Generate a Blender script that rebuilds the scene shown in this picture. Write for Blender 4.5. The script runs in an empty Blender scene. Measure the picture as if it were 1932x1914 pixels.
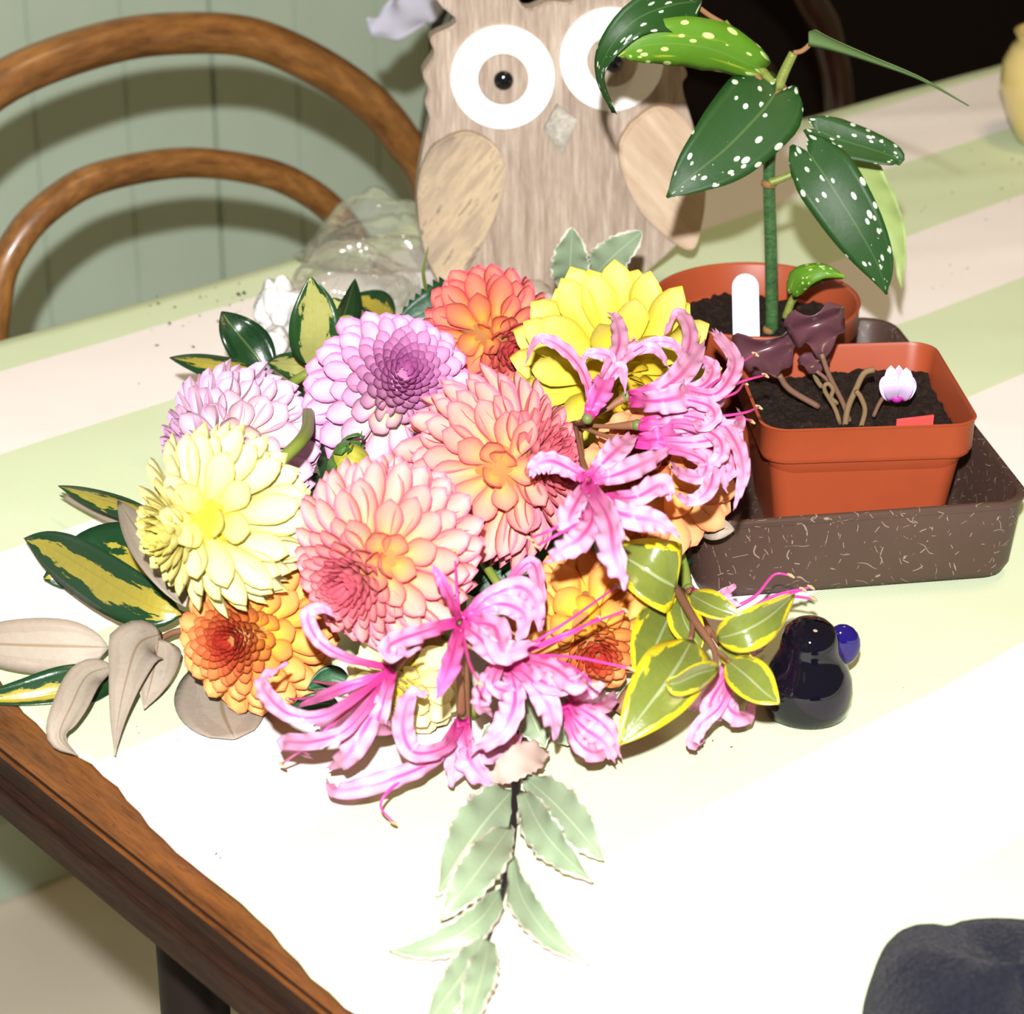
import bpy, bmesh, math, random
from mathutils import Vector, Matrix, noise as mnoise
random.seed(7)
PI = math.pi
scn = bpy.context.scene
COL = scn.collection
# ------------------------------------------------------------------ camera, world, lights, exposure
F = 4800.0; PITCH = math.radians(26); TZ = .75; H = .482
cam = bpy.data.cameras.new('camera'); camo = bpy.data.objects.new('camera', cam); COL.objects.link(camo)
CAM = Vector((0, 0, TZ + H))
camo.location = CAM; camo.rotation_euler = (PI/2 - PITCH, 0, 0)
cam.sensor_width = 36; cam.lens = F/1932*36; cam.clip_start = .05
cam.dof.use_dof = True; cam.dof.focus_distance = .99; cam.dof.aperture_fstop = 16
scn.camera = camo
w = bpy.data.worlds.new('room_ambient'); scn.world = w; w.use_nodes = True
w.node_tree.nodes['Background'].inputs[0].default_value = (1, .74, .40, 1)
w.node_tree.nodes['Background'].inputs[1].default_value = .15
def light(name, typ, loc, rot, energy, color, size):
    l = bpy.data.lights.new(name, typ); l.energy = energy; l.color = color
    if typ == 'AREA': l.shape = 'DISK'; l.size = size
    o = bpy.data.objects.new(name, l); o.location = loc; o.rotation_euler = rot; COL.objects.link(o); return o
light('camera_flash', 'AREA', (-.015, -.12*math.cos(PITCH)+.09*math.sin(PITCH), CAM.z + .12*math.sin(PITCH) + .09*math.cos(PITCH)), (PI/2 - PITCH - .03, 0, 0), 31, (1, .97, .97), .02)
light('ceiling_lamp_light', 'AREA', (.5, 1.0, 2.35), (0, 0, 0), 7, (1, .74, .42), .35)
scn.view_settings.view_transform = 'Standard'; scn.view_settings.look = 'None'
scn.view_settings.exposure = 0; scn.view_settings.gamma = 1; scn.view_settings.use_curve_mapping = False
# ------------------------------------------------------------------ pixel helpers (a pixel gives a ray; height or plane gives the distance)
FW = Vector((0, math.cos(PITCH), -math.sin(PITCH))); UP = Vector((0, math.sin(PITCH), math.cos(PITCH))); RT = Vector((1, 0, 0))
def ray(x, y): return RT*((x-966)/F) + UP*((957-y)/F) + FW
def onz(x, y, z=0.):                      # z metres above the table top
    r = ray(x, y); return CAM + r*((z-H)/r.z)
def ony(x, y, Y):
    r = ray(x, y); return CAM + r*(Y/r.y)
AZ = math.radians(50.1); U = Vector((math.sin(AZ), math.cos(AZ), 0)); V = Vector((-U.y, U.x, 0))
def uvz(u, v, z): return U*u + V*v + Vector((0, 0, z))
def onv(x, y, vv):
    r = ray(x, y); return CAM + r*(vv/r.dot(V))
def depth(p): return (p-CAM).dot(FW)
def px(n, p): return n*depth(p)/F          # n pixels at point p in metres
# ------------------------------------------------------------------ object helpers
def empty(name, loc, label=None, cat=None, group=None):
    o = bpy.data.objects.new(name, None); o.location = loc; o.empty_display_size = .02; COL.objects.link(o)
    tag(o, label, cat, group); return o
def tag(o, label=None, cat=None, group=None, kind=None):
    if label: o['label'] = label
    if cat: o['category'] = cat
    if group: o['group'] = group
    if kind: o['kind'] = kind
    return o
def link(name, me, parent=None, mats=()):
    for m in mats: me.materials.append(m)
    o = bpy.data.objects.new(name, me); COL.objects.link(o)
    if parent:
        o.parent = parent; o.matrix_parent_inverse = pinv(parent)
    return o
def pinv(parent):
    m = Matrix.Identity(4); q = parent; ms = []
    while q: ms.append(q); q = q.parent
    for q in reversed(ms): m = m @ q.matrix_parent_inverse @ q.matrix_basis
    return m.inverted()
def mesh(name, verts, faces, parent=None, mats=(), smooth=True, uvs=None, midx=None):
    me = bpy.data.meshes.new(name); me.from_pydata([tuple(v) for v in verts], [], faces)
    if uvs:
        l = me.uv_layers.new(name='UVMap')
        for lp in me.loops: l.data[lp.index].uv = uvs[lp.vertex_index]
    if midx:
        for p, i in zip(me.polygons, midx): p.material_index = i
    me.polygons.foreach_set('use_smooth', [smooth]*len(me.polygons))
    me.update(); return link(name, me, parent, mats)
def from_bm(name, bm, parent=None, mats=(), smooth=False):
    me = bpy.data.meshes.new(name); bm.normal_update(); bm.to_mesh(me); bm.free()
    me.polygons.foreach_set('use_smooth', [smooth]*len(me.polygons)); return link(name, me, parent, mats)
def catmull(P, n):
    P = [Vector(p) for p in P]
    if len(P) == 2: P = [P[0], (P[0]+P[1])/2, P[1]]
    k = len(P)-1; Q = [P[0]*2-P[1]] + P + [P[-1]*2-P[-2]]; out = []
    for i in range(n+1):
        s = i/n*k; j = min(int(s), k-1); t = s-j; a, b, c, d = Q[j:j+4]
        out.append(.5*((2*b)+(c-a)*t+(2*a-5*b+4*c-d)*t*t+(3*b-a-3*c+d)*t**3))
    return out
def lerpl(L, t):
    if not isinstance(L, (list, tuple)): return L
    s = t*(len(L)-1); i = min(int(s), len(L)-2); return L[i]+(L[i+1]-L[i])*(s-i)
def tube(name, pts, rad, parent=None, mats=(), n=24, seg=10, cap=True):
    C = catmull(pts, n); vs = []; fs = []; prev = None; uv = []
    for i, c in enumerate(C):
        T = (C[min(i+1, n)]-C[max(i-1, 0)]).normalized()
        if prev is None: prev = T.orthogonal().normalized()
        N = (prev-T*prev.dot(T)).normalized(); B = T.cross(N); prev = N; r = lerpl(rad, i/n)
        for k in range(seg):
            a = 2*PI*k/seg; vs.append(c+(N*math.cos(a)+B*math.sin(a))*r); uv.append((k/seg, i/n))
    for i in range(n):
        for k in range(seg):
            a = i*seg+k; b = i*seg+(k+1) % seg; fs.append((a, b, b+seg, a+seg))
    if cap: fs.append(tuple(range(seg))[::-1]); fs.append(tuple(n*seg+k for k in range(seg)))
    return mesh(name, vs, fs, parent, mats, True, uv)
def prof_leaf(t): return max(.03, math.sin(PI*min(1, t**.85))**.8*(1-.12*t))
def prof_wide(t): return max(.03, (min(1, t/.16))**.55*(1-max(0, (t-.2)/.8)**2.2))
def prof_strap(t): return max(.05, (.36+.54*min(1, t/.5))*(1-max(0, (t-.55)/.45)**1.8))
def prof_wing(t): return max(.03, (.50+.50*min(1, t/.22)**.6)*(1-max(0, (t-.22)/.78)**1.9))
def prof_round(t): return max(.04, math.sqrt(max(0, 1-(2*t-1)**2)))
def prof_fan(t): return max(.04, min(1, t/.75)**.8*(1-.5*max(0, (t-.75)/.25)**2))
def blade(name, pts, hw, parent, mats, prof=prof_leaf, roll=0., cup=.25, wave=0., wf=5, n=14, m=3, thick=.0003, serr=0., lat=1., seed=None, facing=None, lobe=0.):
    """curved blade with two skins (upper face, under face). hw: half width in metres"""
    rnd = random.Random(seed if seed is not None else random.random())
    C = catmull(pts, n); top = []; bot = []; uv = []; ph = rnd.random()*6; ph2 = rnd.random()*6
    for i, c in enumerate(C):
        t = i/n; T = (C[min(i+1, n)]-C[max(i-1, 0)]).normalized()
        Vw = (facing if facing else (CAM-c)).normalized(); N = Vw-T*Vw.dot(T)
        N = N.normalized() if N.length > .05 else T.orthogonal().normalized()
        N = Matrix.Rotation(math.radians(lerpl(roll, t)), 3, T) @ N; B = T.cross(N)
        wd = hw*prof(t)
        for k in range(-m, m+1):
            s = k/m; e = abs(s); ww = wd*(lat if s > 0 else 2-lat if lat > 1 else 1.)
            if serr and e > .99: ww *= 1+serr*(1 if i % 2 else -1)
            z = cup*s*s*wd + wave*e*e*math.sin(t*wf*2*PI+(ph if s > 0 else ph2))*hw
            bk = T*(lobe*hw*math.sin(PI*e*.8)*max(0, 1-t/.35)**1.4); c_ = c-bk; top.append(c_+B*(s*ww)+N*z); bot.append(c_+B*(s*ww*.985)+N*(z-thick)); uv.append(((s+1)/2, t))
    for L_, zz in ((top, TZ+.0036), (bot, TZ+.0032)):          # nothing sinks into the cloth
        for q_ in L_:
            if TZ-.04 < q_.z < zz and q_.dot(V) < 1.05: q_.z = zz
    W = 2*m+1; Nn = len(top); fs = []; mi = []
    for i in range(n):
        for k in range(W-1):
            a = i*W+k; fs.append((a, a+1, a+1+W, a+W)); mi.append(0)
            fs.append((Nn+a, Nn+a+W, Nn+a+1+W, Nn+a+1)); mi.append(1 if len(mats) > 1 else 0)
    edge = [k for k in range(W)]+[i*W+W-1 for i in range(1, n+1)]+[n*W+k for k in range(W-2, -1, -1)]+[i*W for i in range(n-1, 0, -1)]
    for j in range(len(edge)):
        a, b = edge[j], edge[(j+1) % len(edge)]; fs.append((b, a, a+Nn, b+Nn)); mi.append(0)
    return mesh(name, top+bot, fs, parent, mats, True, uv+uv, mi)
def lathe(name, prof, loc, parent=None, mats=(), seg=48, smooth=True, sx=1, sy=1):
    vs = []; fs = []
    for r, z in prof:
        for k in range(seg):
            a = 2*PI*k/seg; vs.append(Vector(loc)+Vector((r*math.cos(a)*sx, r*math.sin(a)*sy, z)))
    for i in range(len(prof)-1):
        for k in range(seg):
            a = i*seg+k; b = i*seg+(k+1) % seg; fs.append((a, b, b+seg, a+seg))
    if prof[0][0] > 1e-5: fs.append(tuple(range(seg))[::-1])
    if prof[-1][0] > 1e-5: fs.append(tuple((len(prof)-1)*seg+k for k in range(seg)))
    return mesh(name, vs, fs, parent, mats, smooth)
def ellipsoid(name, c, r, parent=None, mats=(), rot=None, seg=20, nz=0., nf=20):
    bm = bmesh.new(); bmesh.ops.create_uvsphere(bm, u_segments=seg, v_segments=max(8, seg//2), radius=1)
    R = rot or Matrix.Identity(3)
    for vtx in bm.verts:
        q = vtx.co.copy(); q = Vector((q.x*r[0], q.y*r[1], q.z*r[2]))
        if nz: q *= 1+nz*mnoise.noise(vtx.co*nf)
        vtx.co = Vector(c)+R @ q
    return from_bm(name, bm, parent, mats, True)
def box_uvz(name, u0, u1, v0, v1, z0, z1, parent=None, mats=(), bev=.002):
    bm = bmesh.new(); bmesh.ops.create_cube(bm, size=1)
    for q in bm.verts: q.co = uvz(u0+(q.co.x+.5)*(u1-u0), v0+(q.co.y+.5)*(v1-v0), z0+(q.co.z+.5)*(z1-z0))
    if bev: bmesh.ops.bevel(bm, geom=bm.edges[:], offset=bev, segments=2, affect='EDGES')
    bmesh.ops.recalc_face_normals(bm, faces=bm.faces[:])
    return from_bm(name, bm, parent, mats)
# ------------------------------------------------------------------ materials
class NT:
    def __init__(s, name):
        s.m = bpy.data.materials.new(name); s.m.use_nodes = True; s.t = s.m.node_tree; s.b = s.t.nodes['Principled BSDF']; s.out = s.t.nodes['Material Output']
    def n(s, typ, **kw):
        nd = s.t.nodes.new('ShaderNode'+typ)
        for k, v in kw.items():
            if k.startswith('_'): setattr(nd, k[1:], v)
            else:
                key = int(k[1:]) if k[0] == 'i' and k[1:].isdigit() else k
                if isinstance(v, bpy.types.NodeSocket): s.t.links.new(v, nd.inputs[key])
                else: nd.inputs[key].default_value = v
        return nd
    def math(s, op, a, b=0., c=0.): return s.n('Math', _operation=op, i0=a, i1=b, i2=c).outputs[0]
    def mix(s, f, a, b, bt='MIX'):
        nd = s.t.nodes.new('ShaderNodeMix'); nd.data_type = 'RGBA'; nd.blend_type = bt
        for i, v in ((0, f), (6, a), (7, b)):
            if isinstance(v, bpy.types.NodeSocket): s.t.links.new(v, nd.inputs[i])
            else: nd.inputs[i].default_value = v if i == 0 else (*v[:3], 1)
        return nd.outputs[2]
    def ramp(s, f, stops, ip='LINEAR'):
        nd = s.t.nodes.new('ShaderNodeValToRGB'); s.t.links.new(f, nd.inputs[0]); e = nd.color_ramp.elements; nd.color_ramp.interpolation = ip
        for i, (p, c) in enumerate(stops):
            q = e[i] if i < 2 else e.new(p)
            q.position = p; q.color = (*c, 1) if len(c) == 3 else c
        return nd.outputs[0]
    def smooth(s, x, a, b):
        return s.n('MapRange', _interpolation_type='SMOOTHSTEP', Value=x, i1=a, i2=b).outputs[0]
    def uv(s):
        c = s.n('TexCoord').outputs['UV']; sp = s.n('SeparateXYZ', Vector=c); return c, sp.outputs[0], sp.outputs[1]
    def obj(s): return s.n('TexCoord').outputs['Object']
    def noise(s, vec, scale, detail=4, rough=.5, w=None):
        nd = s.n('TexNoise', Scale=scale, Detail=detail, Roughness=rough)
        if w is not None: nd.noise_dimensions = '4D'; s.t.links.new(w, nd.inputs['W'])
        s.t.links.new(vec, nd.inputs['Vector']); return nd.outputs[0]
    def set(s, **kw):
        for k, v in kw.items():
            k = k.replace('_', ' ')
            if isinstance(v, bpy.types.NodeSocket): s.t.links.new(v, s.b.inputs[k])
            else: s.b.inputs[k].default_value = (*v, 1) if isinstance(v, tuple) and len(v) == 3 else v
        return s
    def bump(s, h, strength=.3, dist=.001):
        nd = s.n('Bump', Strength=strength, Distance=dist, Height=h); s.t.links.new(nd.outputs[0], s.b.inputs['Normal'])
    def translucent(s, fac, col):
        tr = s.n('BsdfTranslucent', Color=col if isinstance(col, bpy.types.NodeSocket) else (*col, 1)); mx = s.n('MixShader', i0=fac, i1=s.b.outputs[0], i2=tr.outputs[0])
        s.t.links.new(mx.outputs[0], s.out.inputs[0])
def plain(name, col, rough=.6, spec=.4, var=.15, vs=60, **kw):
    q = NT(name); c = q.noise(q.obj(), vs); d = tuple(x*(1-var) for x in col); l = tuple(min(1, x*(1+var)) for x in col)
    q.set(Base_Color=q.mix(c, d, l), Roughness=rough, Specular_IOR_Level=spec, **kw); return q.m
def mat_petal(name, root, mid, tip, rim, young, rimw=.8):
    q = NT(name); c, u, v = q.uv(); e = q.math('ABSOLUTE', q.math('MULTIPLY_ADD', u, 2., -1.))
    col = q.ramp(v, [(0, root), (.5, mid), (.95, tip)])
    vein = q.noise(q.n('Mapping', Vector=c, Scale=(26, 2.5, 1)).outputs[0], 1., 2)
    col = q.mix(q.math('MULTIPLY', vein, .35), col, tip)
    r = q.math('MAXIMUM', q.smooth(e, rimw-.15, .98), q.smooth(v, .88, 1.0)); col = q.mix(q.math('MULTIPLY', r, .95), col, rim)
    oi = q.n('ObjectInfo'); sp = q.n('SeparateColor', Color=oi.outputs['Color']); col = q.mix(q.math('MULTIPLY', sp.outputs[1], q.math('MULTIPLY_ADD', v, -.8, .95)), col, root); col = q.mix(sp.outputs[0], col, young)
    col = q.mix(.12, col, q.n('HueSaturation', Hue=.5, Saturation=1.1, Value=q.math('MULTIPLY_ADD', oi.outputs['Random'], .5, .7), Color=col).outputs[0])
    q.set(Base_Color=col, Roughness=.55, Specular_IOR_Level=.25); q.translucent(.16, col); return q.m
def mat_tepal(name, pale, dark):
    q = NT(name); c, u, v = q.uv(); e = q.math('ABSOLUTE', q.math('MULTIPLY_ADD', u, 2., -1.))
    ns = q.noise(q.n('Mapping', Vector=c, Scale=(18, 1.6, 1)).outputs[0], 1., 2)
    mid = q.math('MULTIPLY', q.smooth(e, .34, .05), q.smooth(v, 1.0, .35)); base = q.smooth(v, .42, .02)
    f = q.math('MAXIMUM', q.math('MULTIPLY', mid, .9), base); f = q.math('MAXIMUM', f, q.math('MULTIPLY', q.smooth(ns, .52, .72), .4))
    col = q.mix(f, pale, dark); q.set(Base_Color=col, Roughness=.4, Specular_IOR_Level=.35); q.translucent(.25, col); return q.m
def mat_leaf(name, edge, centre, thr=.55, nsx=4, nsy=2.4, namp=.9, rough=.3, spec=.5, rib=None, trans=.08):
    q = NT(name); c, u, v = q.uv(); e = q.math('ABSOLUTE', q.math('MULTIPLY_ADD', u, 2., -1.)); rnd = q.n('ObjectInfo').outputs['Random']
    ns = q.noise(q.n('Mapping', Vector=c, Scale=(nsx, nsy, 1)).outputs[0], 2., 5, .6, q.math('MULTIPLY', rnd, 40.))
    x = q.math('ADD', e, q.math('MULTIPLY', q.math('SUBTRACT', ns, .5), namp*2)); x = q.math('ADD', x, q.math('MULTIPLY', q.smooth(v, .7, 1.), .35))
    col = q.mix(q.smooth(x, thr-.04, thr+.04), centre, edge)
    fine = q.noise(q.obj(), 400., 3); col = q.mix(q.math('MULTIPLY', fine, .25), col, tuple(k*.55 for k in edge))
    if rib: col = q.mix(q.math('MULTIPLY', q.smooth(e, .07, .02), .7), col, rib)
    q.set(Base_Color=col, Roughness=rough, Specular_IOR_Level=spec); q.bump(q.math('ADD', fine, q.math('MULTIPLY', q.smooth(e, .1, 0.), -2.)), .25, .0006)
    if trans: q.translucent(trans, col)
    return q.m
def mat_spotted(name, g1, g2, spot, scale=(8, 15), yellow=None):
    q = NT(name); c, u, v = q.uv(); rnd = q.n('ObjectInfo').outputs['Random']
    vo = q.n('TexVoronoi', Vector=q.n('Mapping', Vector=c, Scale=(scale[0], scale[1], 1), Location=(.3, .7, 0)).outputs[0], Scale=1., Randomness=.85)
    sz = q.math('MULTIPLY_ADD', q.n('SeparateColor', Color=vo.outputs['Color']).outputs[0], .22, .14)
    f = q.math('LESS_THAN', vo.outputs['Distance'], sz)
    e = q.math('ABSOLUTE', q.math('MULTIPLY_ADD', u, 2., -1.)); f = q.math('MULTIPLY', f, q.math('GREATER_THAN', e, .08))
    col = q.mix(q.noise(q.obj(), 30.), g1, g2)
    if yellow: col = q.mix(q.smooth(q.noise(q.n('Mapping', Vector=c, Scale=(5, 1.5, 1)).outputs[0], 1., 3), .56, .66), col, yellow)
    col = q.mix(f, col, spot); col = q.mix(q.math('MULTIPLY', q.smooth(e, .05, .01), .18), col, (.2, .32, .10))
    q.set(Base_Color=col, Roughness=.5, Specular_IOR_Level=.3); q.bump(q.noise(q.obj(), 160.), .2, .001); return q.m
def mat_wood(name, dark, light_, scale=(3, 40, 40), rough=.45, spec=.4, coat=0., bump=.15, fine=None, vec=None):
    q = NT(name); o = vec(q) if vec else q.obj(); mp = q.n('Mapping', Vector=o, Scale=scale).outputs[0]
    n1 = q.noise(mp, 1., 6, .6); n2 = q.noise(mp, 4., 4, .7); x = q.math('MULTIPLY_ADD', n2, .45, q.math('MULTIPLY', n1, .62))
    col = q.ramp(x, [(.33, dark), (.55, tuple((a+b)/2 for a, b in zip(dark, light_))), (.72, light_)])
    if fine: col = q.mix(q.math('MULTIPLY', q.smooth(n2, .56, .66), .8), col, fine)
    q.set(Base_Color=col, Roughness=rough, Specular_IOR_Level=spec, Coat_Weight=coat, Coat_Roughness=min(.2, rough*.6)); q.bump(x, bump, .001); return q.m
M = {}
# ------------------------------------------------------------------ the setting
M['plank'] = plain('sage_green_paint', (.45, .555, .44), .5, .35, .08, 14)
M['gap'] = plain('bare_wood_gap', (.12, .055, .02), .8, .2)
M['trim'] = plain('dark_brown_door_frame', (.03, .016, .012), .5, .3)
M['darkwall'] = plain('unlit_room_dark', (.010, .006, .005), .8, .1)  # near-black colour stands in for the darkness of the unlit room
M['floor'] = plain('pale_beige_floor', (.74, .66, .55), .6, .3, .12, 6)
VW = 1.64
wall = box_uvz('wall_back', -1.0, 1.283, VW+.012, VW+.10, 0, 2.4, None, [M['gap']], 0); tag(wall, 'sage green vertical boarded wall behind the chairs', kind='structure')
u0 = 1.066; pw = .080; first = None
for i in range(-25, 4):
    a = u0+i*pw; g0 = .0016 if i == 0 else .0004; g1 = .0016 if i == -1 else .0004
    b = min(a+pw-g1, 1.283); a += g0
    if b-a < .02: continue
    box_uvz('plank', a, b, VW, VW+.0125, 0.08, 2.4, wall, [M['plank']], .0011)
bb = box_uvz('baseboard_back', -1.0, 1.283, VW-.012, VW+.012, 0, .08, None, [M['plank']], .003); tag(bb, 'green painted board along the foot of the wall', kind='structure')
tr = box_uvz('trim_1', 1.283, 1.355, VW-.02, VW+.11, 0, 2.4, None, [M['trim']], .003); tag(tr, 'dark brown frame at the end of the green wall', kind='structure')
wf = box_uvz('wall_far', 1.355, 5.2, 1.74, 1.84, 0, 2.4, None, [M['darkwall']], 0); tag(wf, 'near-black wall standing in for the unlit room beyond', kind='structure')
fl = box_uvz('floor', -2.4, 5.2, -1.6, 1.84, -.05, 0, None, [M['floor']], 0); tag(fl, 'pale beige floor under the table', kind='structure')
# ------------------------------------------------------------------ table
M['oak'] = mat_wood('worn_oak', (.04, .012, .003), (.26, .09, .019), (170, 14, 170), .45, .35, .15, .5, (.02, .007, .003), vec=lambda q: q.n('Mapping', Vector=q.obj(), Rotation=(0, 0, -math.atan2(U.y, U.x))).outputs[0])
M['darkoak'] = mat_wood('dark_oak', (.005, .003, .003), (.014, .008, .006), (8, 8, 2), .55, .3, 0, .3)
table = empty('dining_table', uvz(1.2, .62, 0), 'oak dining table with stepped edge under the striped cloth', 'table')
ue = .3625
M['oakedge'] = mat_wood('dark_oak_edge', (.012, .006, .004), (.045, .02, .011), (420, 22, 420), .55, .2, 0, .4, vec=lambda q: q.n('Mapping', Vector=q.obj(), Rotation=(0, 0, -math.atan2(U.y, U.x))).outputs[0])
tt = box_uvz('table_top', ue, 2.1, .2, 1.055, TZ-.0118, TZ, table, [M['oak'], M['oakedge']], .0018)
for p_ in tt.data.polygons:
    if p_.normal.z < .3: p_.material_index = 1  # side faces take a darker oak than the top
box_uvz('leaf_slab', ue-.0035, 2.1, .195, 1.06, TZ-.0255, TZ-.0124, table, [M['oakedge']], .0015)
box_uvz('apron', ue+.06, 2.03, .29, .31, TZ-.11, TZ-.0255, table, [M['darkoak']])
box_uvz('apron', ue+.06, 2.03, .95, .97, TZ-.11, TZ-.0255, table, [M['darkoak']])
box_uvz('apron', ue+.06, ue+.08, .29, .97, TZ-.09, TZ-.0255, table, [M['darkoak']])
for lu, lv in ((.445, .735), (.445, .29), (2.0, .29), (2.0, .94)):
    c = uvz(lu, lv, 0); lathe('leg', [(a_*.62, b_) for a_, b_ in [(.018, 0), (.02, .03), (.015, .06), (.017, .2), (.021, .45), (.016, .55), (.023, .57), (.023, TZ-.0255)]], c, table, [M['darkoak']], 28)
# ------------------------------------------------------------------ tablecloth
q = NT('striped_cotton'); sp = q.n('SeparateXYZ', Vector=q.obj()); sv = q.math('SUBTRACT', sp.outputs[1], q.math('MULTIPLY', q.math('SUBTRACT', sp.outputs[0], .5), .034))
wob = q.math('MULTIPLY', q.math('SUBTRACT', q.noise(q.obj(), 5., 2), .5), .006)
ph = q.math('DIVIDE', q.math('SUBTRACT', q.math('ADD', sv, wob), 1.026-.083*2*8), .166); ph = q.math('FRACT', ph)
st = q.math('MULTIPLY', q.smooth(ph, 0., .006), q.smooth(ph, .506, .5))
blo = q.noise(q.obj(), 18., 3)
green = q.mix(blo, (.62, .72, .47), (.67, .76, .53)); white = q.mix(blo, (.86, .80, .77), (.90, .85, .83))
mix = q.mix(st, white, green)
sc = 900.
wv = q.math('ADD', q.math('SINE', q.math('MULTIPLY', sp.outputs[0], 5200.)), q.math('SINE', q.math('MULTIPLY', sp.outputs[1], 5200.)))
q.set(Base_Color=mix, Roughness=.85, Specular_IOR_Level=.15); q.bump(wv, .12, .0003); M['cloth'] = q.m
def cloth_z(u, v):
    n = mnoise.noise(Vector((u*7, v*7, 1)))*.0011+mnoise.noise(Vector((u*22, v*16, 4)))*.0006
    n += max(0, math.sin((u*.55+v)*46))**6*.0014*max(0, min(1, (u-.85)*3))
    return TZ+.0016+max(-.0004, n)
vs = []; fs = []; NU, NV = 150, 90
for j in range(NV+1):
    for i in range(NU+1):
        v = .205+(1.064-.205)*j/NV
        e = .3755+.005*math.sin(v*19+1)+.002*math.sin(v*57)+.0005*math.sin(v*311)+max(0, (v-.71))*.22
        if v > .755: e += .0
        u = e+(2.08-e)*(i/NU)**1.25
        vs.append(Vector((u, v, cloth_z(u, v))))
for i in range(NU+1):                              # hang down behind
    b = vs[NV*(NU+1)+i]; vs.append(Vector((b.x, 1.070, TZ-.004)))
for i in range(NU+1): vs.append(Vector((vs[NV*(NU+1)+i].x, 1.074+.004*math.sin(i*.7), TZ-.16)))
for j in range(NV+2):
    for i in range(NU): a = j*(NU+1)+i; fs.append((a, a+1, a+NU+2, a+NU+1))
cl = mesh('tablecloth', vs, fs, None, [M['cloth']]); cl.rotation_euler = (0, 0, math.atan2(U.y, U.x))
sm = cl.modifiers.new('thickness', 'SOLIDIFY'); sm.thickness = .0008; sm.offset = -1
tag(cl, 'tablecloth with wide pale green and cream stripes spread on the table', 'tablecloth')
# ------------------------------------------------------------------ bentwood chairs
def vecuv(q): return q.n('TexCoord').outputs['UV']
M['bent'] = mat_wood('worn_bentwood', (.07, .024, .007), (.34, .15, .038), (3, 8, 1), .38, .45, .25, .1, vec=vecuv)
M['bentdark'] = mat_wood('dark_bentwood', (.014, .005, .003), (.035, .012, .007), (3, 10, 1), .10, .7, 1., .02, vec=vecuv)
def bentwood(du, VC, dark, label):
    m = M['bentdark'] if dark else M['bent']; z0 = TZ
    ch = empty('bentwood_chair', uvz(.745+du, VC-.2, 0), label, 'chair')
    def W(u, z, v=VC): return uvz(u+du, v, z0+z)
    o = [(.54, -.74, VC+.05), (.553, -.33, VC+.01), (.552, -.1), (.556, -.02), (.57, .032), (.596, .07), (.637, .0935), (.70, .1025), (.75, .099), (.795, .088), (.84, .063), (.877, .034), (.9, .006), (.918, -.023), (.935, -.1), (.935, -.33, VC+.01), (.95, -.74, VC+.05)]
    tube('outer_hoop', [W(*p) for p in o], [.0115]*4+[.0118]*8+[.0115]*4, ch, [m], 96, 14)
    i = [(.625, -.33, VC-.01), (.613, -.1), (.619, -.025), (.637, .006), (.664, .0225), (.693, .0285), (.742, .0255), (.788, .012), (.821, -.005), (.851, -.032), (.871, -.07), (.88, -.15), (.86, -.33, VC-.01)]
    tube('inner_hoop', [W(*p) for p in i], .0088, ch, [m], 72, 12)
    cs = W(.745, -.30, VC-.165)
    ring = [cs+U*(.165*math.cos(a))+V*(.165*math.sin(a)) for a in [k*2*PI/24 for k in range(25)]]
    tube('seat_ring', ring, .016, ch, [m], 72, 10, False)
    lathe('seat', [(0, -.004), (.158, -.004), (.16, 0), (.12, .004), (0, .002)], cs, ch, [m], 40)
    for s in (-1, 1):
        tube('leg', [cs+U*(.11*s)-V*.11, cs+U*(.12*s)-V*.125-Vector((0, 0, .2)), cs+U*(.14*s)-V*.145-Vector((0, 0, .44))], [.016, .0125, .0115], ch, [m], 16, 10)
    return ch
bentwood(0, 1.18, False, 'golden brown bentwood chair with two hoops in its back, beside the green wall')
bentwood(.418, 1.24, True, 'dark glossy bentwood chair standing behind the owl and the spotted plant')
# pale cloth on the dark chair
M['rag'] = plain('pale_grey_cotton', (.42, .43, .52), .9, .1, .1, 80)
P0 = [onv(880, -60, 1.20), onv(822, -12, 1.168), onv(775, 28, 1.162), onv(735, 48, 1.16), onv(698, 60, 1.165)]
rg = blade('hanging_cloth', P0, .0155, None, [M['rag']], lambda t: .8*(1-.55*max(0, (t-.6)/.4)), 20, .5, .35, 3, 20, 4, .0012, seed=3)
tag(rg, 'pale grey cloth corner hanging by the dark chair above the green wall boards', 'cloth')
# ------------------------------------------------------------------ things under and beside the table
M['darkcloth'] = plain('charcoal_cloth', (.035, .037, .04), .9, .1, .2, 50)
M['piping'] = plain('tan_piping', (.25, .18, .11), .8, .1)
g = empty('charcoal_coat', uvz(.50, .62, 0), 'charcoal grey coat with tan edging hanging beside the table leg', 'coat')
vs = []; fs = []; n1, n2 = 30, 20
for j in range(n2+1):
    for i in range(n1+1):
        s = i/n1; t = j/n2
        p = uvz(.462-.02*t*s, .685-.26*s, TZ-.05-.62*t); k = math.sin(s*17+t*2.5)*.012*(.3+t)+mnoise.noise(Vector((s*5, t*4, 2)))*.01
        vs.append(p-U*(k+.006)+V*(.02*math.sin(t*3)))
for j in range(n2):
    for i in range(n1): a = j*(n1+1)+i; fs.append((a, a+1, a+n1+2, a+n1+1))
o = mesh('coat_panel', vs, fs, g, [M['darkcloth']]); sd = o.modifiers.new('t', 'SOLIDIFY'); sd.thickness = .004
tube('edging', [vs[j*(n1+1)+7]-U*.002 for j in range(0, n2+1, 2)], .0022, g, [M['piping']], 30, 8)
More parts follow.
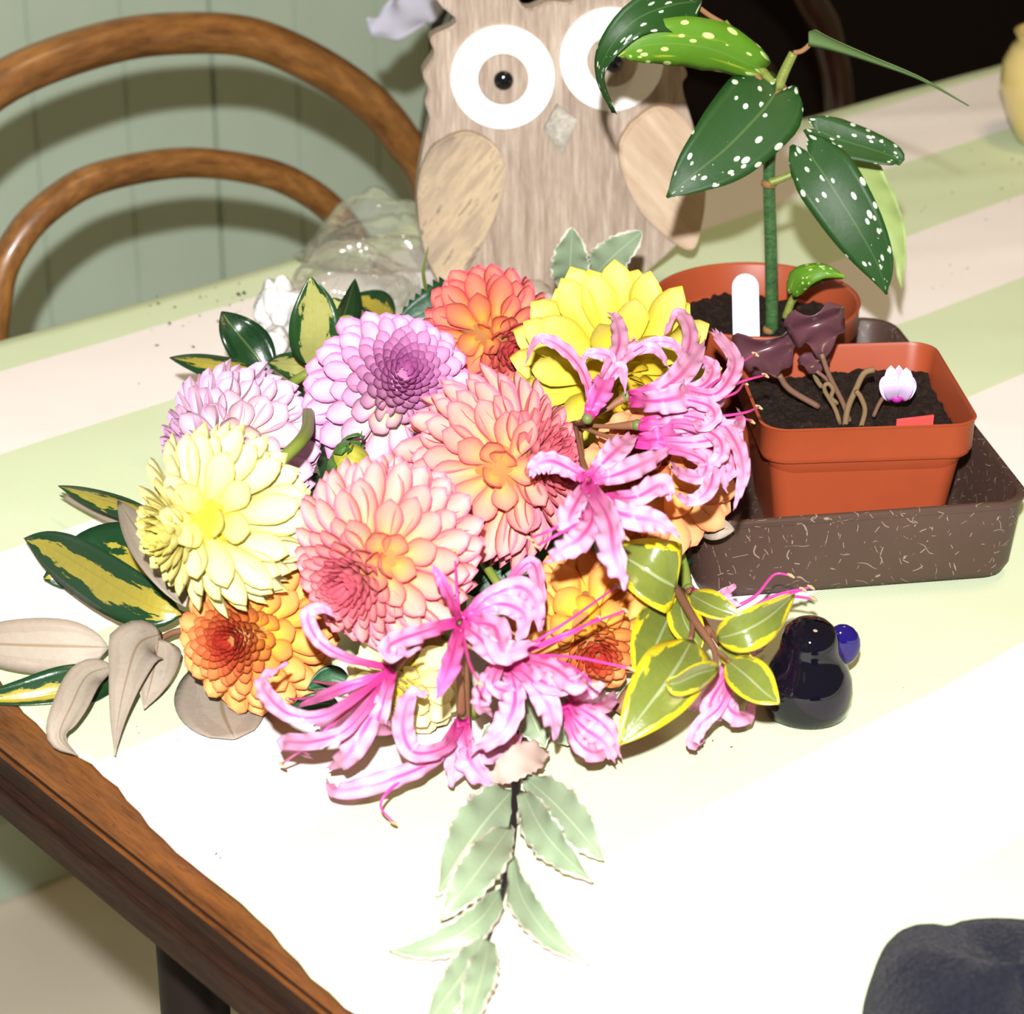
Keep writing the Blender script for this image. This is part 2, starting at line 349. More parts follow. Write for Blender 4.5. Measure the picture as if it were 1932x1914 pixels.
# navy garment
q = NT('navy_knit'); kn = q.n('TexVoronoi', Vector=q.obj(), Scale=700.); c2 = q.noise(q.obj(), 60., 4)
q.set(Base_Color=q.mix(q.math('MULTIPLY', kn.outputs['Distance'], .9), (.014, .015, .024), (.006, .007, .013)), Roughness=.95, Specular_IOR_Level=.1, Sheen_Weight=.05); q.bump(q.math('ADD', kn.outputs['Distance'], c2), .6, .001); M['navy'] = q.m
vs = []; fs = []; n1, n2 = 60, 24
c0 = onz(1905, 2010, 0)
for j in range(n2+1):
    for i in range(n1):
        a = 2*PI*i/n1; t = j/n2; el = t*PI/2; rr = 1+.05*math.sin(a*3+.6)+.02*math.sin(a*9)
        fold = 1-.05*math.exp(-((a-1.95)/.10)**2)
        p = Vector((.0425*math.copysign(abs(math.cos(a))**.8, math.cos(a)), .052*math.copysign(abs(math.sin(a))**.8, math.sin(a)), 0))*math.cos(el)**.45*rr*fold
        z = .032*math.sin(el)*(1+.12*math.sin(a*2+1)); vs.append(c0+p+Vector((0, 0, z+.0016)))
for j in range(n2):
    for i in range(n1): a = j*n1+i; b = j*n1+(i+1) % n1; fs.append((a, b, b+n1, a+n1))
fs.append(tuple(range(n1))[::-1])
o = mesh('knitted_garment', vs, fs, None, [M['navy']]); tag(o, 'navy blue knitted garment bunched on the cloth near the table edge', 'garment')
# cream pot at the right
M['cream'] = plain('pale_yellow_glaze', (.62, .48, .18), .18, .5, .1, 30, Coat_Weight=.4)
jp = onz(1984, 278, 0); jp.z = TZ+.0030
o = lathe('ceramic_pot', [(0, 0), (.018, 0), (.0215, .002), (.028, .016), (.0345, .036), (.0335, .05), (.029, .0595), (.026, .063), (.0275, .067), (.0285, .0685), (.0265, .068), (.0245, .063), (.03, .05), (.03, .03), (.015, .006), (0, .005)], jp, None, [M['cream']], 56)
tag(o, 'pale yellow glazed round ceramic pot on the far end of the cloth', 'pot')
# ------------------------------------------------------------------ owl
owood = lambda q: q.obj()
M['owl'] = mat_wood('limed_wood', (.24, .175, .13), (.52, .44, .36), (190, 190, 10), .8, .2, 0, .25)
M['owlwing'] = mat_wood('limed_wood_wing', (.40, .29, .19), (.60, .48, .36), (60, 60, 7), .7, .2, 0, .2, vec=lambda q: q.n('Mapping', Vector=q.obj(), Rotation=(0, .7, 0)).outputs[0])
M['owlwing2'] = mat_wood('grey_streaked_wing', (.15, .12, .11), (.66, .52, .33), (34, 34, 5), .7, .2, 0, .2, (.13, .10, .10), vec=lambda q: q.n('Mapping', Vector=q.obj(), Rotation=(0, -.65, 0)).outputs[0])
M['owlwhite'] = plain('white_paint', (.88, .87, .85), .6, .3, .03)
M['black'] = plain('black_bead', (.006, .006, .008), .08, .6, 0)
M['silver'] = mat_wood('silver_bark', (.16, .15, .12), (.55, .52, .44), (90, 90, 90), .45, .6, 0, .6)
M['stone'] = plain('grey_beige_stone', (.42, .37, .31), .8, .2, .25, 60)
oc = onz(1015, 577); oy = math.radians(7)
owl = empty('owl_ornament', oc, 'flat wooden owl ornament with big white eyes standing behind the flowers', 'ornament')
OX = Vector((math.cos(oy), math.sin(oy), 0)); OZ = Vector((0, .06, 1)).normalized(); ON = OX.cross(OZ).normalized()   # ON points to the viewer
def op(x, y, off=0.):
    r = ray(x, y); o0 = oc+ON*off; t = (o0-CAM).dot(ON)/r.dot(ON); return CAM+r*t
def plate(name, pxs, off0, off1, mat, parent, bev=.0012, curve=True):
    if curve:
        k = len(pxs); pxs = [(p.x, p.y) for p in catmull([Vector((*q, 0)) for q in pxs+[pxs[0]]], k*4)][:-1]
    bm = bmesh.new(); vv = [bm.verts.new(op(x, y, off1)) for x, y in pxs]; f = bm.faces.new(vv); bm.normal_update()
    if f.normal.dot(ON) < 0: f.normal_flip()
    r = bmesh.ops.extrude_face_region(bm, geom=[f]); mv = [g for g in r['geom'] if isinstance(g, bmesh.types.BMVert)]
    bmesh.ops.translate(bm, vec=ON*(off0-off1), verts=mv)
    for q_ in bm.verts: q_.co.z = max(q_.co.z, TZ+.0024)
    bmesh.ops.recalc_face_normals(bm, faces=bm.faces[:])
    if bev:
        es = [e for e in bm.edges if all(abs((vx.co-oc).dot(ON)-off1) < 1e-4 for vx in e.verts)]
        bmesh.ops.bevel(bm, geom=es, offset=bev, segments=2, affect='EDGES')
    return from_bm(name, bm, parent, mat if isinstance(mat, list) else [mat])
ol = [(812, 224), (803, 194), (808, 171), (799, 138), (820, 102), (814, 71), (862, 42), (828, 5), (806, -60), (880, -35), (960, -18), (993, 17), (1038, 3), (1082, 3), (1130, -40), (1215, -75), (1290, -110), (1278, -40), (1262, -5), (1290, 20), (1284, 55), (1300, 85), (1284, 110), (1297, 140), (1288, 165), (1306, 231), (1325, 300), (1332, 358), (1318, 420), (1270, 470), (1215, 520), (1190, 560), (1170, 575), (850, 578), (825, 530), (800, 470), (788, 400), (790, 340), (799, 283)]
olc = []
for i, (x, y) in enumerate(ol):
    x2, y2 = ol[(i+1) % len(ol)]; olc += [(x, y)] if 6 <= i <= 17 else [(x, y)]
plate('body', olc, -.013, .0, M['owl'], owl, .001)
def circ(cx, cy, r, k=40): return [(cx+r*math.cos(2*PI*i/k), cy+r*math.sin(2*PI*i/k)) for i in range(k)]
for (ex, ey) in ((949, 147), (1155, 113)):
    e = plate('eye_disc', circ(ex, ey, 98), 0, .0045, M['owlwhite'], owl, .001, False)
    plate('iris', circ(ex+1, ey+3, 48), .0045, .0062, M['owl'], e, .0006, False)
    pc = op(ex+1, ey+5, .0066); ellipsoid('pupil', pc, (px(19, pc), px(11, pc), px(19, pc)), e, [M['black']])
plate('beak', [(1052, 198), (1090, 228), (1062, 290), (1027, 245)], 0, .004, M['silver'], owl, .001, False)
plate('wing', [(850, 257), (885, 250), (925, 268), (950, 300), (955, 340), (935, 410), (900, 480), (870, 528), (838, 545), (806, 480), (791, 415), (790, 345), (812, 285)], 0, .006, M['owlwing2'], owl)
plate('wing', [(1190, 235), (1235, 203), (1275, 211), (1310, 255), (1328, 320), (1332, 370), (1324, 430), (1306, 473), (1258, 448), (1210, 400), (1178, 335), (1169, 275)], 0, .006, M['owlwing'], owl)
for x, y, a, b in ((995, 555, 44, 26), (1180, 545, 40, 27), (858, 548, 36, 22)):
    c = op(x, y, .008); ellipsoid('foot', c, (px(a, c), .012, px(b, c)), owl, [M['stone']], None, 20, .2, 2)
# ------------------------------------------------------------------ tray and pots
q = NT('scratched_brown_plastic'); o = q.obj(); acc = None
for kk, (rx, ry, rz, fr) in enumerate(((.3, .5, .9, 150.), (1.1, -.7, .4, 120.), (-.5, 1.9, 2.2, 170.), (2.1, .2, -1.1, 110.), (.9, .3, .1, 140.), (1.4, .9, -.4, 130.))):
    mp = q.n('Mapping', Vector=o, Rotation=(rx, ry, rz), Location=(kk*.37, kk*.11, kk*.23)).outputs[0]
    xx = q.n('SeparateXYZ', Vector=mp).outputs[0]; wpn = q.noise(mp, 40., 2)
    lw = q.math('FRACT', q.math('ADD', q.math('MULTIPLY', xx, fr), q.math('MULTIPLY', wpn, 2.6))); ln = q.smooth(q.math('ABSOLUTE', q.math('SUBTRACT', lw, .5)), .026, .012)
    k1 = q.math('MULTIPLY', ln, q.smooth(q.noise(mp, 150.+kk*17, 2), .575, .635)); acc = k1 if acc is None else q.math('MAXIMUM', acc, k1)
sc = acc
basec = q.mix(q.noise(o, 35., 4), (.050, .027, .020), (.074, .042, .032)); q.set(Base_Color=q.mix(q.math('MULTIPLY', sc, .5), basec, (.42, .33, .26)), Roughness=.5, Specular_IOR_Level=.35); M['tray'] = q.m
M['pot'] = plain('terracotta_plastic', (.31, .058, .020), .42, .35, .06, 90)
q = NT('potting_soil'); nn = q.noise(q.obj(), 330., 6, .7); q.set(Base_Color=q.ramp(nn, [(.3, (.008, .005, .004)), (.6, (.03, .018, .013)), (.8, (.10, .055, .035))]), Roughness=.95, Specular_IOR_Level=.15); q.bump(nn, 1., .003); M['soil'] = q.m
def rrect(hx, hy, r, k=6):
    out = []
    for sx, sy, a0 in ((1, 1, 0), (-1, 1, PI/2), (-1, -1, PI), (1, -1, 1.5*PI)):
        for i in range(k+1): a = a0+PI/2*i/k; out.append((sx*(hx-r)+r*math.cos(a), sy*(hy-r)+r*math.sin(a)))
    return out
def rlathe(name, levels, loc, rot, parent, mats, k=6):
    """stack of rounded rectangles (hx, hy, r, z)"""
    vs = []; fs = []; R = Matrix.Rotation(rot, 3, 'Z')
    for hx, hy, r, z in levels:
        vs += [Vector(loc)+R @ Vector((x, y, z)) for x, y in rrect(hx, hy, r, k)]
    n = 4*(k+1)
    for i in range(len(levels)-1):
        for j in range(n): a = i*n+j; b = i*n+(j+1) % n; fs.append((a, b, b+n, a+n))
    fs.append(tuple(range(n))[::-1]); fs.append(tuple((len(levels)-1)*n+j for j in range(n)))
    o = mesh(name, vs, fs, parent, mats, True); return o
ta = math.radians(9); tfr = Vector((.2085, .9135, 0)); tex = Vector((math.cos(ta), math.sin(ta), 0)); tey = Vector((-math.sin(ta), math.cos(ta), 0))
TW, TD, TH = .138, .202, .0365
tc = tfr-tex*(TW/2)+tey*(TD/2); tc.z = TZ+.0027
hx, hy = TW/2, TD/2
tray = rlathe('seed_tray', [(hx-.008, hy-.008, .010, 0), (hx-.005, hy-.005, .012, .001), (hx-.003, hy-.003, .013, .006), (hx-.0005, hy-.0005, .015, TH-.003), (hx+.0005, hy+.0005, .016, TH-.0028), (hx+.0008, hy+.0008, .016, TH-.0008), (hx, hy, .016, TH), (hx-.0018, hy-.0018, .0145, TH), (hx-.0026, hy-.0026, .014, TH-.001), (hx-.005, hy-.005, .012, .006), (hx-.0075, hy-.0075, .010, .0026), (hx-.012, hy-.012, .008, .0024)], tc, ta, None, [M['tray']])
tag(tray, 'scratched dark brown plastic seed tray holding two terracotta pots', 'tray'); es = tray.modifiers.new('e', 'EDGE_SPLIT'); es.split_angle = math.radians(50)
def soil_disc(name, c, rad, parent, square=None, rot=0., mound=.002, n=46, seed=0):
    vs = []; fs = []; R = Matrix.Rotation(rot, 3, 'Z')
    for j in range(n+1):
        for i in range(n+1):
            a, b = i/n*2-1, j/n*2-1
            if not square:
                a, b = a*math.sqrt(1-b*b/2), b*math.sqrt(1-a*a/2)
            p = Vector((a*rad, b*rad, 0)); q3 = Vector((p.x*130+seed, p.y*130, seed))
            z = mound*(1-a*a-b*b)+mnoise.noise(q3)*.0028+mnoise.noise(q3*2.7)*.002+mnoise.noise(q3*.35)*.004
            vs.append(Vector(c)+R @ (p+Vector((0, 0, z))))
    for j in range(n):
        for i in range(n): a = j*(n+1)+i; fs.append((a, a+1, a+n+2, a+n+1))
    return mesh(name, vs, fs, parent, [M['soil']], False)
zf = tc.z+.0026
# square pot with cyclamen
sa = math.radians(4.5); sqc = Vector((.1405, .9685, zf)); ZR = TZ+.066
cyc = empty('potted_cyclamen', sqc, 'square terracotta pot with a wilted cyclamen and one pale flower in the tray', 'potted plant')
hp = ZR-zf; hr = .0437
sqp = rlathe('pot', [(.0335, .0335, .008, 0), (.0395, .0395, .008, hp-.0155), (.0425, .0425, .010, hp-.0152), (hr-.0002, hr-.0002, .011, hp-.013), (hr, hr, .011, hp-.0008), (hr+.0006, hr+.0006, .011, hp), (hr-.0006, hr-.0006, .010, hp+.0003), (hr-.0012, hr-.0012, .010, hp-.001), (.041, .041, .009, hp-.014), (.036, .036, .008, hp-.03), (.034, .034, .008, hp-.031)], sqc, sa, cyc, [M['pot']])
es = sqp.modifiers.new('e', 'EDGE_SPLIT'); es.split_angle = math.radians(50)
soil_disc('soil', sqc+Vector((0, 0, hp-.0125)), .0405, cyc, True, sa, .001, 60, 3)
# round pot
rc = Vector((.1085, 1.0595, zf)); RR = TZ+.0685; hq = RR-zf; rr = .0462
beg = empty('potted_begonia', rc, 'round terracotta pot with a tall white-spotted begonia in the tray', 'potted plant')
lathe('pot', [(0, 0), (.032, 0), (.0335, .002), (.042, hq-.014), (.0435, hq-.0138), (rr-.0004, hq-.012), (rr, hq-.001), (rr+.0004, hq), (rr-.0008, hq+.0004), (rr-.0016, hq-.001), (.0415, hq-.02), (.0405, hq-.028), (0, hq-.028)], rc, beg, [M['pot']], 64)
soil_disc('soil', rc+Vector((0, 0, hq-.015)), .0422, beg, False, 0, .0035, 56, 9)
# ------------------------------------------------------------------ begonia
M['bstem'] = mat_wood('begonia_stem', (.012, .045, .014), (.07, .16, .05), (2, 30, 2), .35, .4, 0, .1, vec=vecuv)
M['bstem2'] = mat_wood('begonia_shoot', (.10, .13, .02), (.25, .30, .06), (2, 20, 2), .4, .4, 0, .1, vec=vecuv)
M['node'] = plain('brown_node', (.24, .12, .05), .7, .2)
M['spot'] = mat_spotted('spotted_leaf', (.010, .046, .009), (.018, .066, .011), (.50, .60, .46))
M['spot2'] = mat_spotted('spotted_leaf_young', (.05, .15, .008), (.10, .24, .012), (.45, .60, .22), (6, 11), (.42, .46, .03))
M['under'] = plain('leaf_underside_green', (.10, .17, .06), .5, .3, .25, 60)
M['lime'] = plain('lime_leaf', (.27, .36, .12), .5, .3, .35, 90)
def Y(l, y0): return [ony(p[0], p[1], p[2] if len(p) > 2 else y0) for p in l]
BY = 1.052
def ppx(pts, n): return px(n, pts[len(pts)//2])
st = Y([(1456, 632), (1456, 560), (1454, 450), (1451, 350), (1453, 290), (1463, 210), (1470, 163)], BY)
bs = tube('stem', st, [px(13, st[0]), px(12, st[0]), px(11.5, st[0]), px(11, st[0]), px(9, st[0])], beg, [M['bstem']], 40, 12)
for (x, y, r) in ((1451, 346, 15), (1470, 166, 14), (1452, 622, 13)):
    c = ony(x, y, BY); lathe('stem_node', [(px(r*.8, c), -.0016), (px(r, c), -.0008), (px(r, c), .0008), (px(r*.8, c), .0016)], c, bs, [M['node']], 18)
for l, r in (([(1466, 168), (1440, 135), (1400, 85), (1366, 42)], 9), ([(1468, 165), (1480, 135), (1497, 100)], 11), ([(1452, 345), (1480, 335), (1518, 318)], 8), ([(1482, 600), (1496, 565), (1520, 540), (1552, 528)], 8)):
    P = Y(l, BY-.003); tube('side_shoot', P, [px(r, P[0]), px(r*.8, P[0])], beg, [M['bstem2']], 16, 10)
for l, r in (([(1497, 100), (1515, 95), (1536, 76)], 5), ([(1366, 45), (1340, 30), (1318, 14)], 5), ([(1436, 150), (1415, 132), (1395, 118)], 5), ([(1518, 318), (1524, 308), (1534, 312)], 5), ([(1518, 318), (1550, 300), (1572, 290)], 4), ([(1470, 172), (1456, 182), (1446, 192)], 5), ([(1552, 528), (1575, 524), (1590, 524)], 3.5)):
    P = Y(l, BY-.004); tube('leaf_stalk', P, px(r, P[0]), beg, [M['node']], 10, 8)
def bl(l, hw, y0, mats, **kw):
    P = Y(l, y0); return blade('leaf', P, px(hw, P[len(P)//2]), beg, mats, **kw)
bl([(1325, 2, 1.048), (1265, 10, 1.035), (1195, 40, 1.025), (1145, 100, 1.022), (1135, 150, 1.025), (1160, 214, 1.03)], 50, BY, [M['spot'], M['under']], prof=lambda t: max(.04, (min(1, t/.1))**.5*(1-max(0, (t-.25)/.75)**.55*.86)), roll=[-10, -10, 10, 55, 60], cup=.25, n=22)
bl([(1428, 128, 1.045), (1340, 92, 1.035), (1255, 82, 1.028), (1190, 92, 1.025), (1165, 106, 1.024)], 52, BY, [M['spot2'], M['under']], prof=prof_wing, lobe=.5, roll=[-22, -15, -10], cup=-.35, n=18, wave=.06)
bl([(1462, 178, 1.043), (1436, 212, 1.036), (1370, 280, 1.025), (1310, 328, 1.018), (1258, 373, 1.015)], 82, BY, [M['spot'], M['under']], prof=prof_wing, lobe=.5, roll=[10, 0, 0], cup=.12, n=20, m=4, lat=1.06)
bl([(1537, 243, 1.05), (1580, 262, 1.048), (1640, 280, 1.045), (1690, 298, 1.04), (1697, 312, 1.04)], 38, BY, [M['spot'], M['under']], prof=prof_wing, lobe=.5, roll=[-15, -25, -20], cup=.2, n=16)
bl([(1612, 292, 1.07), (1650, 350, 1.068), (1690, 440, 1.065), (1702, 548, 1.06)], 32, BY, [M['lime'], M['lime']], prof=prof_wing, lobe=.5, roll=[30, 20, 15], cup=.2, wave=.16, wf=5, n=22)
bl([(1524, 286, 1.04), (1565, 345, 1.03), (1618, 430, 1.022), (1656, 500, 1.02), (1673, 556, 1.02)], 60, BY, [M['spot'], M['under']], prof=prof_wing, lobe=.5, roll=[-5, 5, 5], cup=.15, n=20, m=4)
bl([(1526, 60, 1.045), (1570, 78, 1.043), (1650, 110, 1.038), (1740, 148, 1.034), (1828, 200, 1.03)], 34, BY, [M['under'], M['under']], prof=lambda t: max(.03, (min(1, t/.06))**.6*(.95-.9*t**.7)), roll=[50, 66, 72], cup=.4, n=18)
bl([(1494, 552, 1.035), (1512, 522, 1.03), (1552, 510, 1.028), (1598, 524, 1.028)], 24, BY, [M['spot2'], M['under']], prof=prof_wing, lobe=.5, roll=[-10, -25, -15], cup=-.3, n=14)
# ------------------------------------------------------------------ plant labels
M['label'] = plain('white_plastic', (.82, .84, .88), .35, .4, .02); M['redlabel'] = plain('red_plastic', (.62, .07, .06), .35, .4, .05)
def slab(name, pts, mat, th):
    bm = bmesh.new(); f = bm.faces.new([bm.verts.new(p) for p in pts]); bm.normal_update(); nrm = f.normal.copy()
    r = bmesh.ops.extrude_face_region(bm, geom=[f]); bmesh.ops.translate(bm, vec=nrm*th, verts=[g for g in r['geom'] if isinstance(g, bmesh.types.BMVert)])
    bmesh.ops.recalc_face_normals(bm, faces=bm.faces[:]); return from_bm(name, bm, None, [mat])
lp = [(1384, 690), (1434, 690), (1431, 545)]+[(1406+25*math.cos(a), 541-25*math.sin(a)) for a in [k*PI/10 for k in range(11)]]+[(1381, 545)]
tag(slab('plant_label', [ony(x, y, 1.036+(690-y)*.00004) for x, y in lp], M['label'], .0009), 'white round-topped plant label stuck in the round pot', 'label')
rv = Matrix.Rotation(sa, 3, 'Z'); rb = sqc+rv @ Vector((.018, -.0372, hp-.0145))
tag(slab('plant_label', [rb+rv @ Vector(p) for p in ((-.0075, 0, 0), (.0075, 0, 0), (.0075, -.001, .017), (-.0075, -.001, .0155))], M['redlabel'], .0008), 'red plastic label just inside the front rim of the square pot', 'label')
# ------------------------------------------------------------------ cyclamen
M['cyl'] = plain('cyclamen_purple_underside', (.085, .032, .042), .28, .5, .35, 60); M['cyt'] = plain('cyclamen_dark_green', (.012, .05, .018), .3, .5, .4, 60)
M['cys'] = plain('cyclamen_stalk', (.16, .085, .055), .5, .3, .2); M['dead'] = plain('withered_stalk', (.18, .12, .06), .7, .2, .25)
q = NT('cyclamen_petal'); c, u, v = q.uv(); q.set(Base_Color=q.mix(q.smooth(v, .22, .04), (.62, .48, .72), (.40, .02, .30)), Roughness=.5); M['cyp'] = q.m
SY = .965
def stalk(l, r, m, y0=SY): P = Y(l, y0); tube('stalk', P, px(r, P[0]), cyc, [m], 16, 8)
stalk([(1550, 668), (1565, 710), (1590, 760), (1604, 800)], 5, M['cys'], .958)
stalk([(1470, 708), (1490, 735), (1545, 768)], 6, M['cys'], .965)
stalk([(1540, 700), (1565, 722), (1595, 770), (1600, 800)], 4, M['cys'], .962)
stalk([(1585, 800), (1575, 770), (1555, 735), (1562, 724), (1572, 735), (1568, 750), (1580, 762)], 4.5, M['dead'], .955)
stalk([(1594, 806), (1600, 770), (1615, 735), (1630, 705), (1650, 697)], 6, M['dead'], .955)
stalk([(1624, 808), (1632, 775), (1624, 750), (1615, 738)], 5, M['dead'], .952)
stalk([(1648, 786), (1660, 760), (1675, 738), (1688, 715)], 4, M['cys'], .956)
stalk([(1532, 690), (1540, 715), (1550, 730)], 5, M['dead'], .975)
def cl_(l, hw, y0, **kw): P = Y(l, y0); blade('leaf', P, px(hw, P[0]), cyc, [M['cyl'], M['cyt']], **kw)
cl_([(1552, 672, .958), (1548, 640, .966), (1540, 612, .974), (1535, 596, .968)], 62, .96, prof=prof_fan, roll=[10, 0, 0], cup=-.35, wave=.2, wf=2, n=14, m=5, seed=5)
cl_([(1470, 712, .965), (1458, 685, .972), (1448, 658, .98), (1444, 642, .976)], 66, .97, prof=prof_fan, roll=[-8, 0, 0], cup=-.35, wave=.2, wf=2, n=14, m=5, seed=8)
cl_([(1538, 706, .97), (1536, 685, .976), (1534, 664, .98)], 32, .98, prof=prof_fan, cup=-.3, wave=.2, wf=2, n=10, m=4, seed=9)
cfl = ellipsoid('flower', ony(1692, 750, .952), (px(12, ony(1692, 750, .952)),)*2+(px(10, ony(1692, 750, .952)),), cyc, [M['cyp']])
for x0, x1, y1, dy in ((1684, 1681, 690, -.004), (1700, 1710, 694, -.004), (1680, 1672, 708, .0), (1692, 1696, 690, .004), (1706, 1716, 708, .004)):
    P = Y([(x0, 758, .952), (x0+(x1-x0)*.9, 730, .952+dy*1.5), (x1, y1, .952+dy)], .952); blade('petal', P, px(14, P[0]), cfl, [M['cyp']], prof=prof_round, cup=.3, n=10, seed=x0)
# ------------------------------------------------------------------ dark glass ornament
q = NT('midnight_glass'); q.set(Base_Color=(.003, .003, .007), Roughness=.03, Specular_IOR_Level=.45, Coat_Weight=.0); M['glass'] = q.m
q = NT('violet_glass'); q.set(Base_Color=(.014, .007, .13), Roughness=.05, Transmission_Weight=.3, Specular_IOR_Level=.5); M['violet'] = q.m
gp = onz(1520, 1352); gp.z = TZ+.0022
gl = empty('glass_ornament', gp, 'small black and violet glass ornament in front of the brown tray', 'ornament')
lathe('body', [(a_*1.12, b_) for a_, b_ in [(0, 0), (.0118, 0), (.0138, .0015), (.0147, .006), (.0149, .0105), (.0143, .015), (.0126, .0195), (.0108, .023), (.0098, .026), (.0095, .029), (.0092, .0315), (.0081, .0345), (.006, .0367), (.003, .038), (0, .0384)]], gp, gl, [M['glass']], 48)
for s, r_ in ((1, .0072),):
    ellipsoid('ear', gp+Vector((.0125*s, .006, .0245)), (.007, .004, r_*1.2), gl, [M['violet']])
# ------------------------------------------------------------------ crumpled clear bag
q = NT('clear_film'); o = q.obj(); wr = q.noise(o, 60., 3, .6)
bp = q.n('Bump', Strength=1., Distance=.006, Height=q.n('TexVoronoi', Vector=o, Scale=38., _feature='F1').outputs['Distance']); bp2 = q.n('Bump', Strength=.5, Distance=.004, Height=wr, Normal=bp.outputs[0])
gls = q.n('BsdfGlossy', Color=(1, 1, 1, 1), Roughness=.12, Normal=bp2.outputs[0]); trn = q.n('BsdfTransparent', Color=(.96, .96, .94, 1)); dif = q.n('BsdfDiffuse', Color=(.8, .8, .76, 1), Normal=bp2.outputs[0])
m1 = q.n('MixShader', i0=.06, i1=trn.outputs[0], i2=dif.outputs[0]); m2 = q.n('MixShader', i0=q.math('MULTIPLY_ADD', q.n('Fresnel', IOR=1.5, Normal=bp2.outputs[0]).outputs[0], .42, .015), i1=m1.outputs[0], i2=gls.outputs[0]); q.t.links.new(m2.outputs[0], q.out.inputs[0]); M['film'] = q.m
q = NT('white_film'); o = q.obj(); q.set(Base_Color=(.8, .8, .8), Roughness=.25, Specular_IOR_Level=.6, Alpha=.75); q.bump(q.n('TexVoronoi', Vector=o, Scale=90.).outputs['Distance'], 1., .006); M['wfilm'] = q.m
def crumple(name, c, r, mat, parent, sd, amp=.28):
    bm = bmesh.new(); bmesh.ops.create_icosphere(bm, subdivisions=5, radius=1)
    for vt in bm.verts:
        n = vt.co.copy(); k = 1+amp*(abs(mnoise.noise(n*1.3+Vector((sd, 0, 0))))*1.2-.3)-.07*(1-min(1, 7*abs(mnoise.noise(n*2.6+Vector((0, sd, 0))))))*(1 if n.z < .7 else .3)
        p = Vector((n.x*r[0]*k, n.y*r[1]*k, n.z*r[2]*k)); vt.co = Vector(c)+p
        vt.co.z = max(vt.co.z, TZ+.0036)
    return from_bm(name, bm, parent, [mat], True)
bc = ony(716, 520, 1.30); bag = empty('plastic_bag', Vector((bc.x, bc.y, TZ)), 'crumpled clear plastic bag lying beside the owl behind the flowers', 'bag')
crumple('bag_film', ony(716, 530, 1.292), (.043, .03, .050), M['film'], bag, 1)
crumple('bag_film', ony(662, 560, 1.172), (.032, .030, .027), M['film'], bag, 4)
crumple('bag_fold', ony(527, 590, 1.135), (.0115, .01, .0175), M['wfilm'], bag, 7, .4)
crumple('bag_fold', ony(520, 655, 1.115), (.008, .01, .010), M['wfilm'], bag, 11, .4)
# ------------------------------------------------------------------ foliage
M['eg'] = mat_leaf('dark_green_leaf', (.008, .035, .012), (.012, .05, .014), .5, rib=(.10, .16, .05), rough=.28)
M['ev'] = mat_leaf('yellow_centred_leaf', (.010, .048, .016), (.40, .33, .045), .48, 3, 3, .9, rough=.3)
M['ec'] = mat_leaf('cream_centred_leaf', (.018, .065, .016), (.40, .40, .12), .6, 4, 2.2, .85, rough=.3)
M['eb'] = mat_leaf('grey_underside_leaf', (.36, .30, .235), (.40, .345, .27), .5, rough=.55, spec=.3, rib=(.24, .15, .07), trans=.1)
M['ey'] = mat_leaf('yellow_margined_leaf', (.72, .60, .02), (.12, .175, .035), .78, 3, 1.8, .6, rough=.25, spec=.6, rib=(.35, .42, .22), trans=.1)
M['pit'] = mat_leaf('pale_edged_leaf', (.72, .70, .58), (.24, .34, .20), .90, 8, 6, .22, rough=.38, spec=.4, rib=(.42, .52, .33), trans=.15)
M['pitb'] = plain('pink_grey_underside', (.42, .32, .27), .6, .2, .2, 90)
M['dl'] = mat_leaf('dahlia_leaf', (.010, .06, .022), (.014, .08, .028), .5, rough=.4, spec=.4, rib=(.06, .17, .06))
M['gst'] = plain('green_stalk', (.17, .22, .035), .45, .35, .15); M['bst'] = plain('brown_twig', (.17, .08, .045), .7, .2, .25); M['kst'] = plain('black_twig', (.012, .008, .010), .55, .3, .2)
def Z(l, z0=1.): return [onz(p[0], p[1], (p[2] if len(p) > 2 else z0)*.01) for p in l]
def leaf(l, hw, parent, mats, z0=1., name='leaf', **kw):
    P = Z(l, z0) if kw.pop('mode', 'z') == 'z' else Y(l, z0)
    return blade(name, P, px(hw, P[len(P)//2]), parent, [M[k] for k in mats], **kw)
def twig(l, r, parent, m, z0=1., name='stem', mode='z', n=18):
    P = Z(l, z0) if mode == 'z' else Y(l, z0)
    k = px(1, P[0]); return tube(name, P, [x*k for x in r] if isinstance(r, list) else r*k, parent, [M[m]], n, 8)
def sprig(name, at, label, cat='foliage', z=0.): p = onz(*at, z); return empty(name, Vector((p.x, p.y, TZ)), label, cat)
# 1 upper left sprig
s = sprig('elaeagnus_sprig', (560, 760), 'dark green and cream variegated leafy sprig between the lilac dahlias')
twig([(640, 820, 2), (600, 770, 4), (575, 725, 5), (588, 690, 6)], 6, s, 'bst')
leaf([(512, 712, 4.5), (478, 665, 5.5), (445, 625, 6.5), (418, 588, 7.2)], 46, s, ['eg', 'eb'], roll=[5, 10], cup=.3, n=18)
leaf([(556, 752, 4.6), (490, 710, 5), (400, 688, 5.2), (320, 675, 5)], 34, s, ['ev', 'eb'], roll=[-25, -30, -20], cup=.5, n=18)
leaf([(610, 692, 5), (560, 690, 5.4), (505, 684, 5.2)], 34, s, ['ec', 'eb'], roll=-25, cup=.25)
leaf([(588, 694, 6), (594, 640, 7.5), (592, 575, 9), (586, 522, 10.2)], 52, s, ['ec', 'eb'], roll=[-5, 5], cup=.35, n=18, wave=.06, wf=2)
leaf([(618, 700, 4), (585, 745, 3.8), (548, 795, 3.6)], 48, s, ['eg', 'eb'], cup=.2)
leaf([(634, 640, 4.2), (652, 585, 6.0), (670, 526, 7.8)], 30, s, ['eg', 'eb'], roll=30, cup=.5)
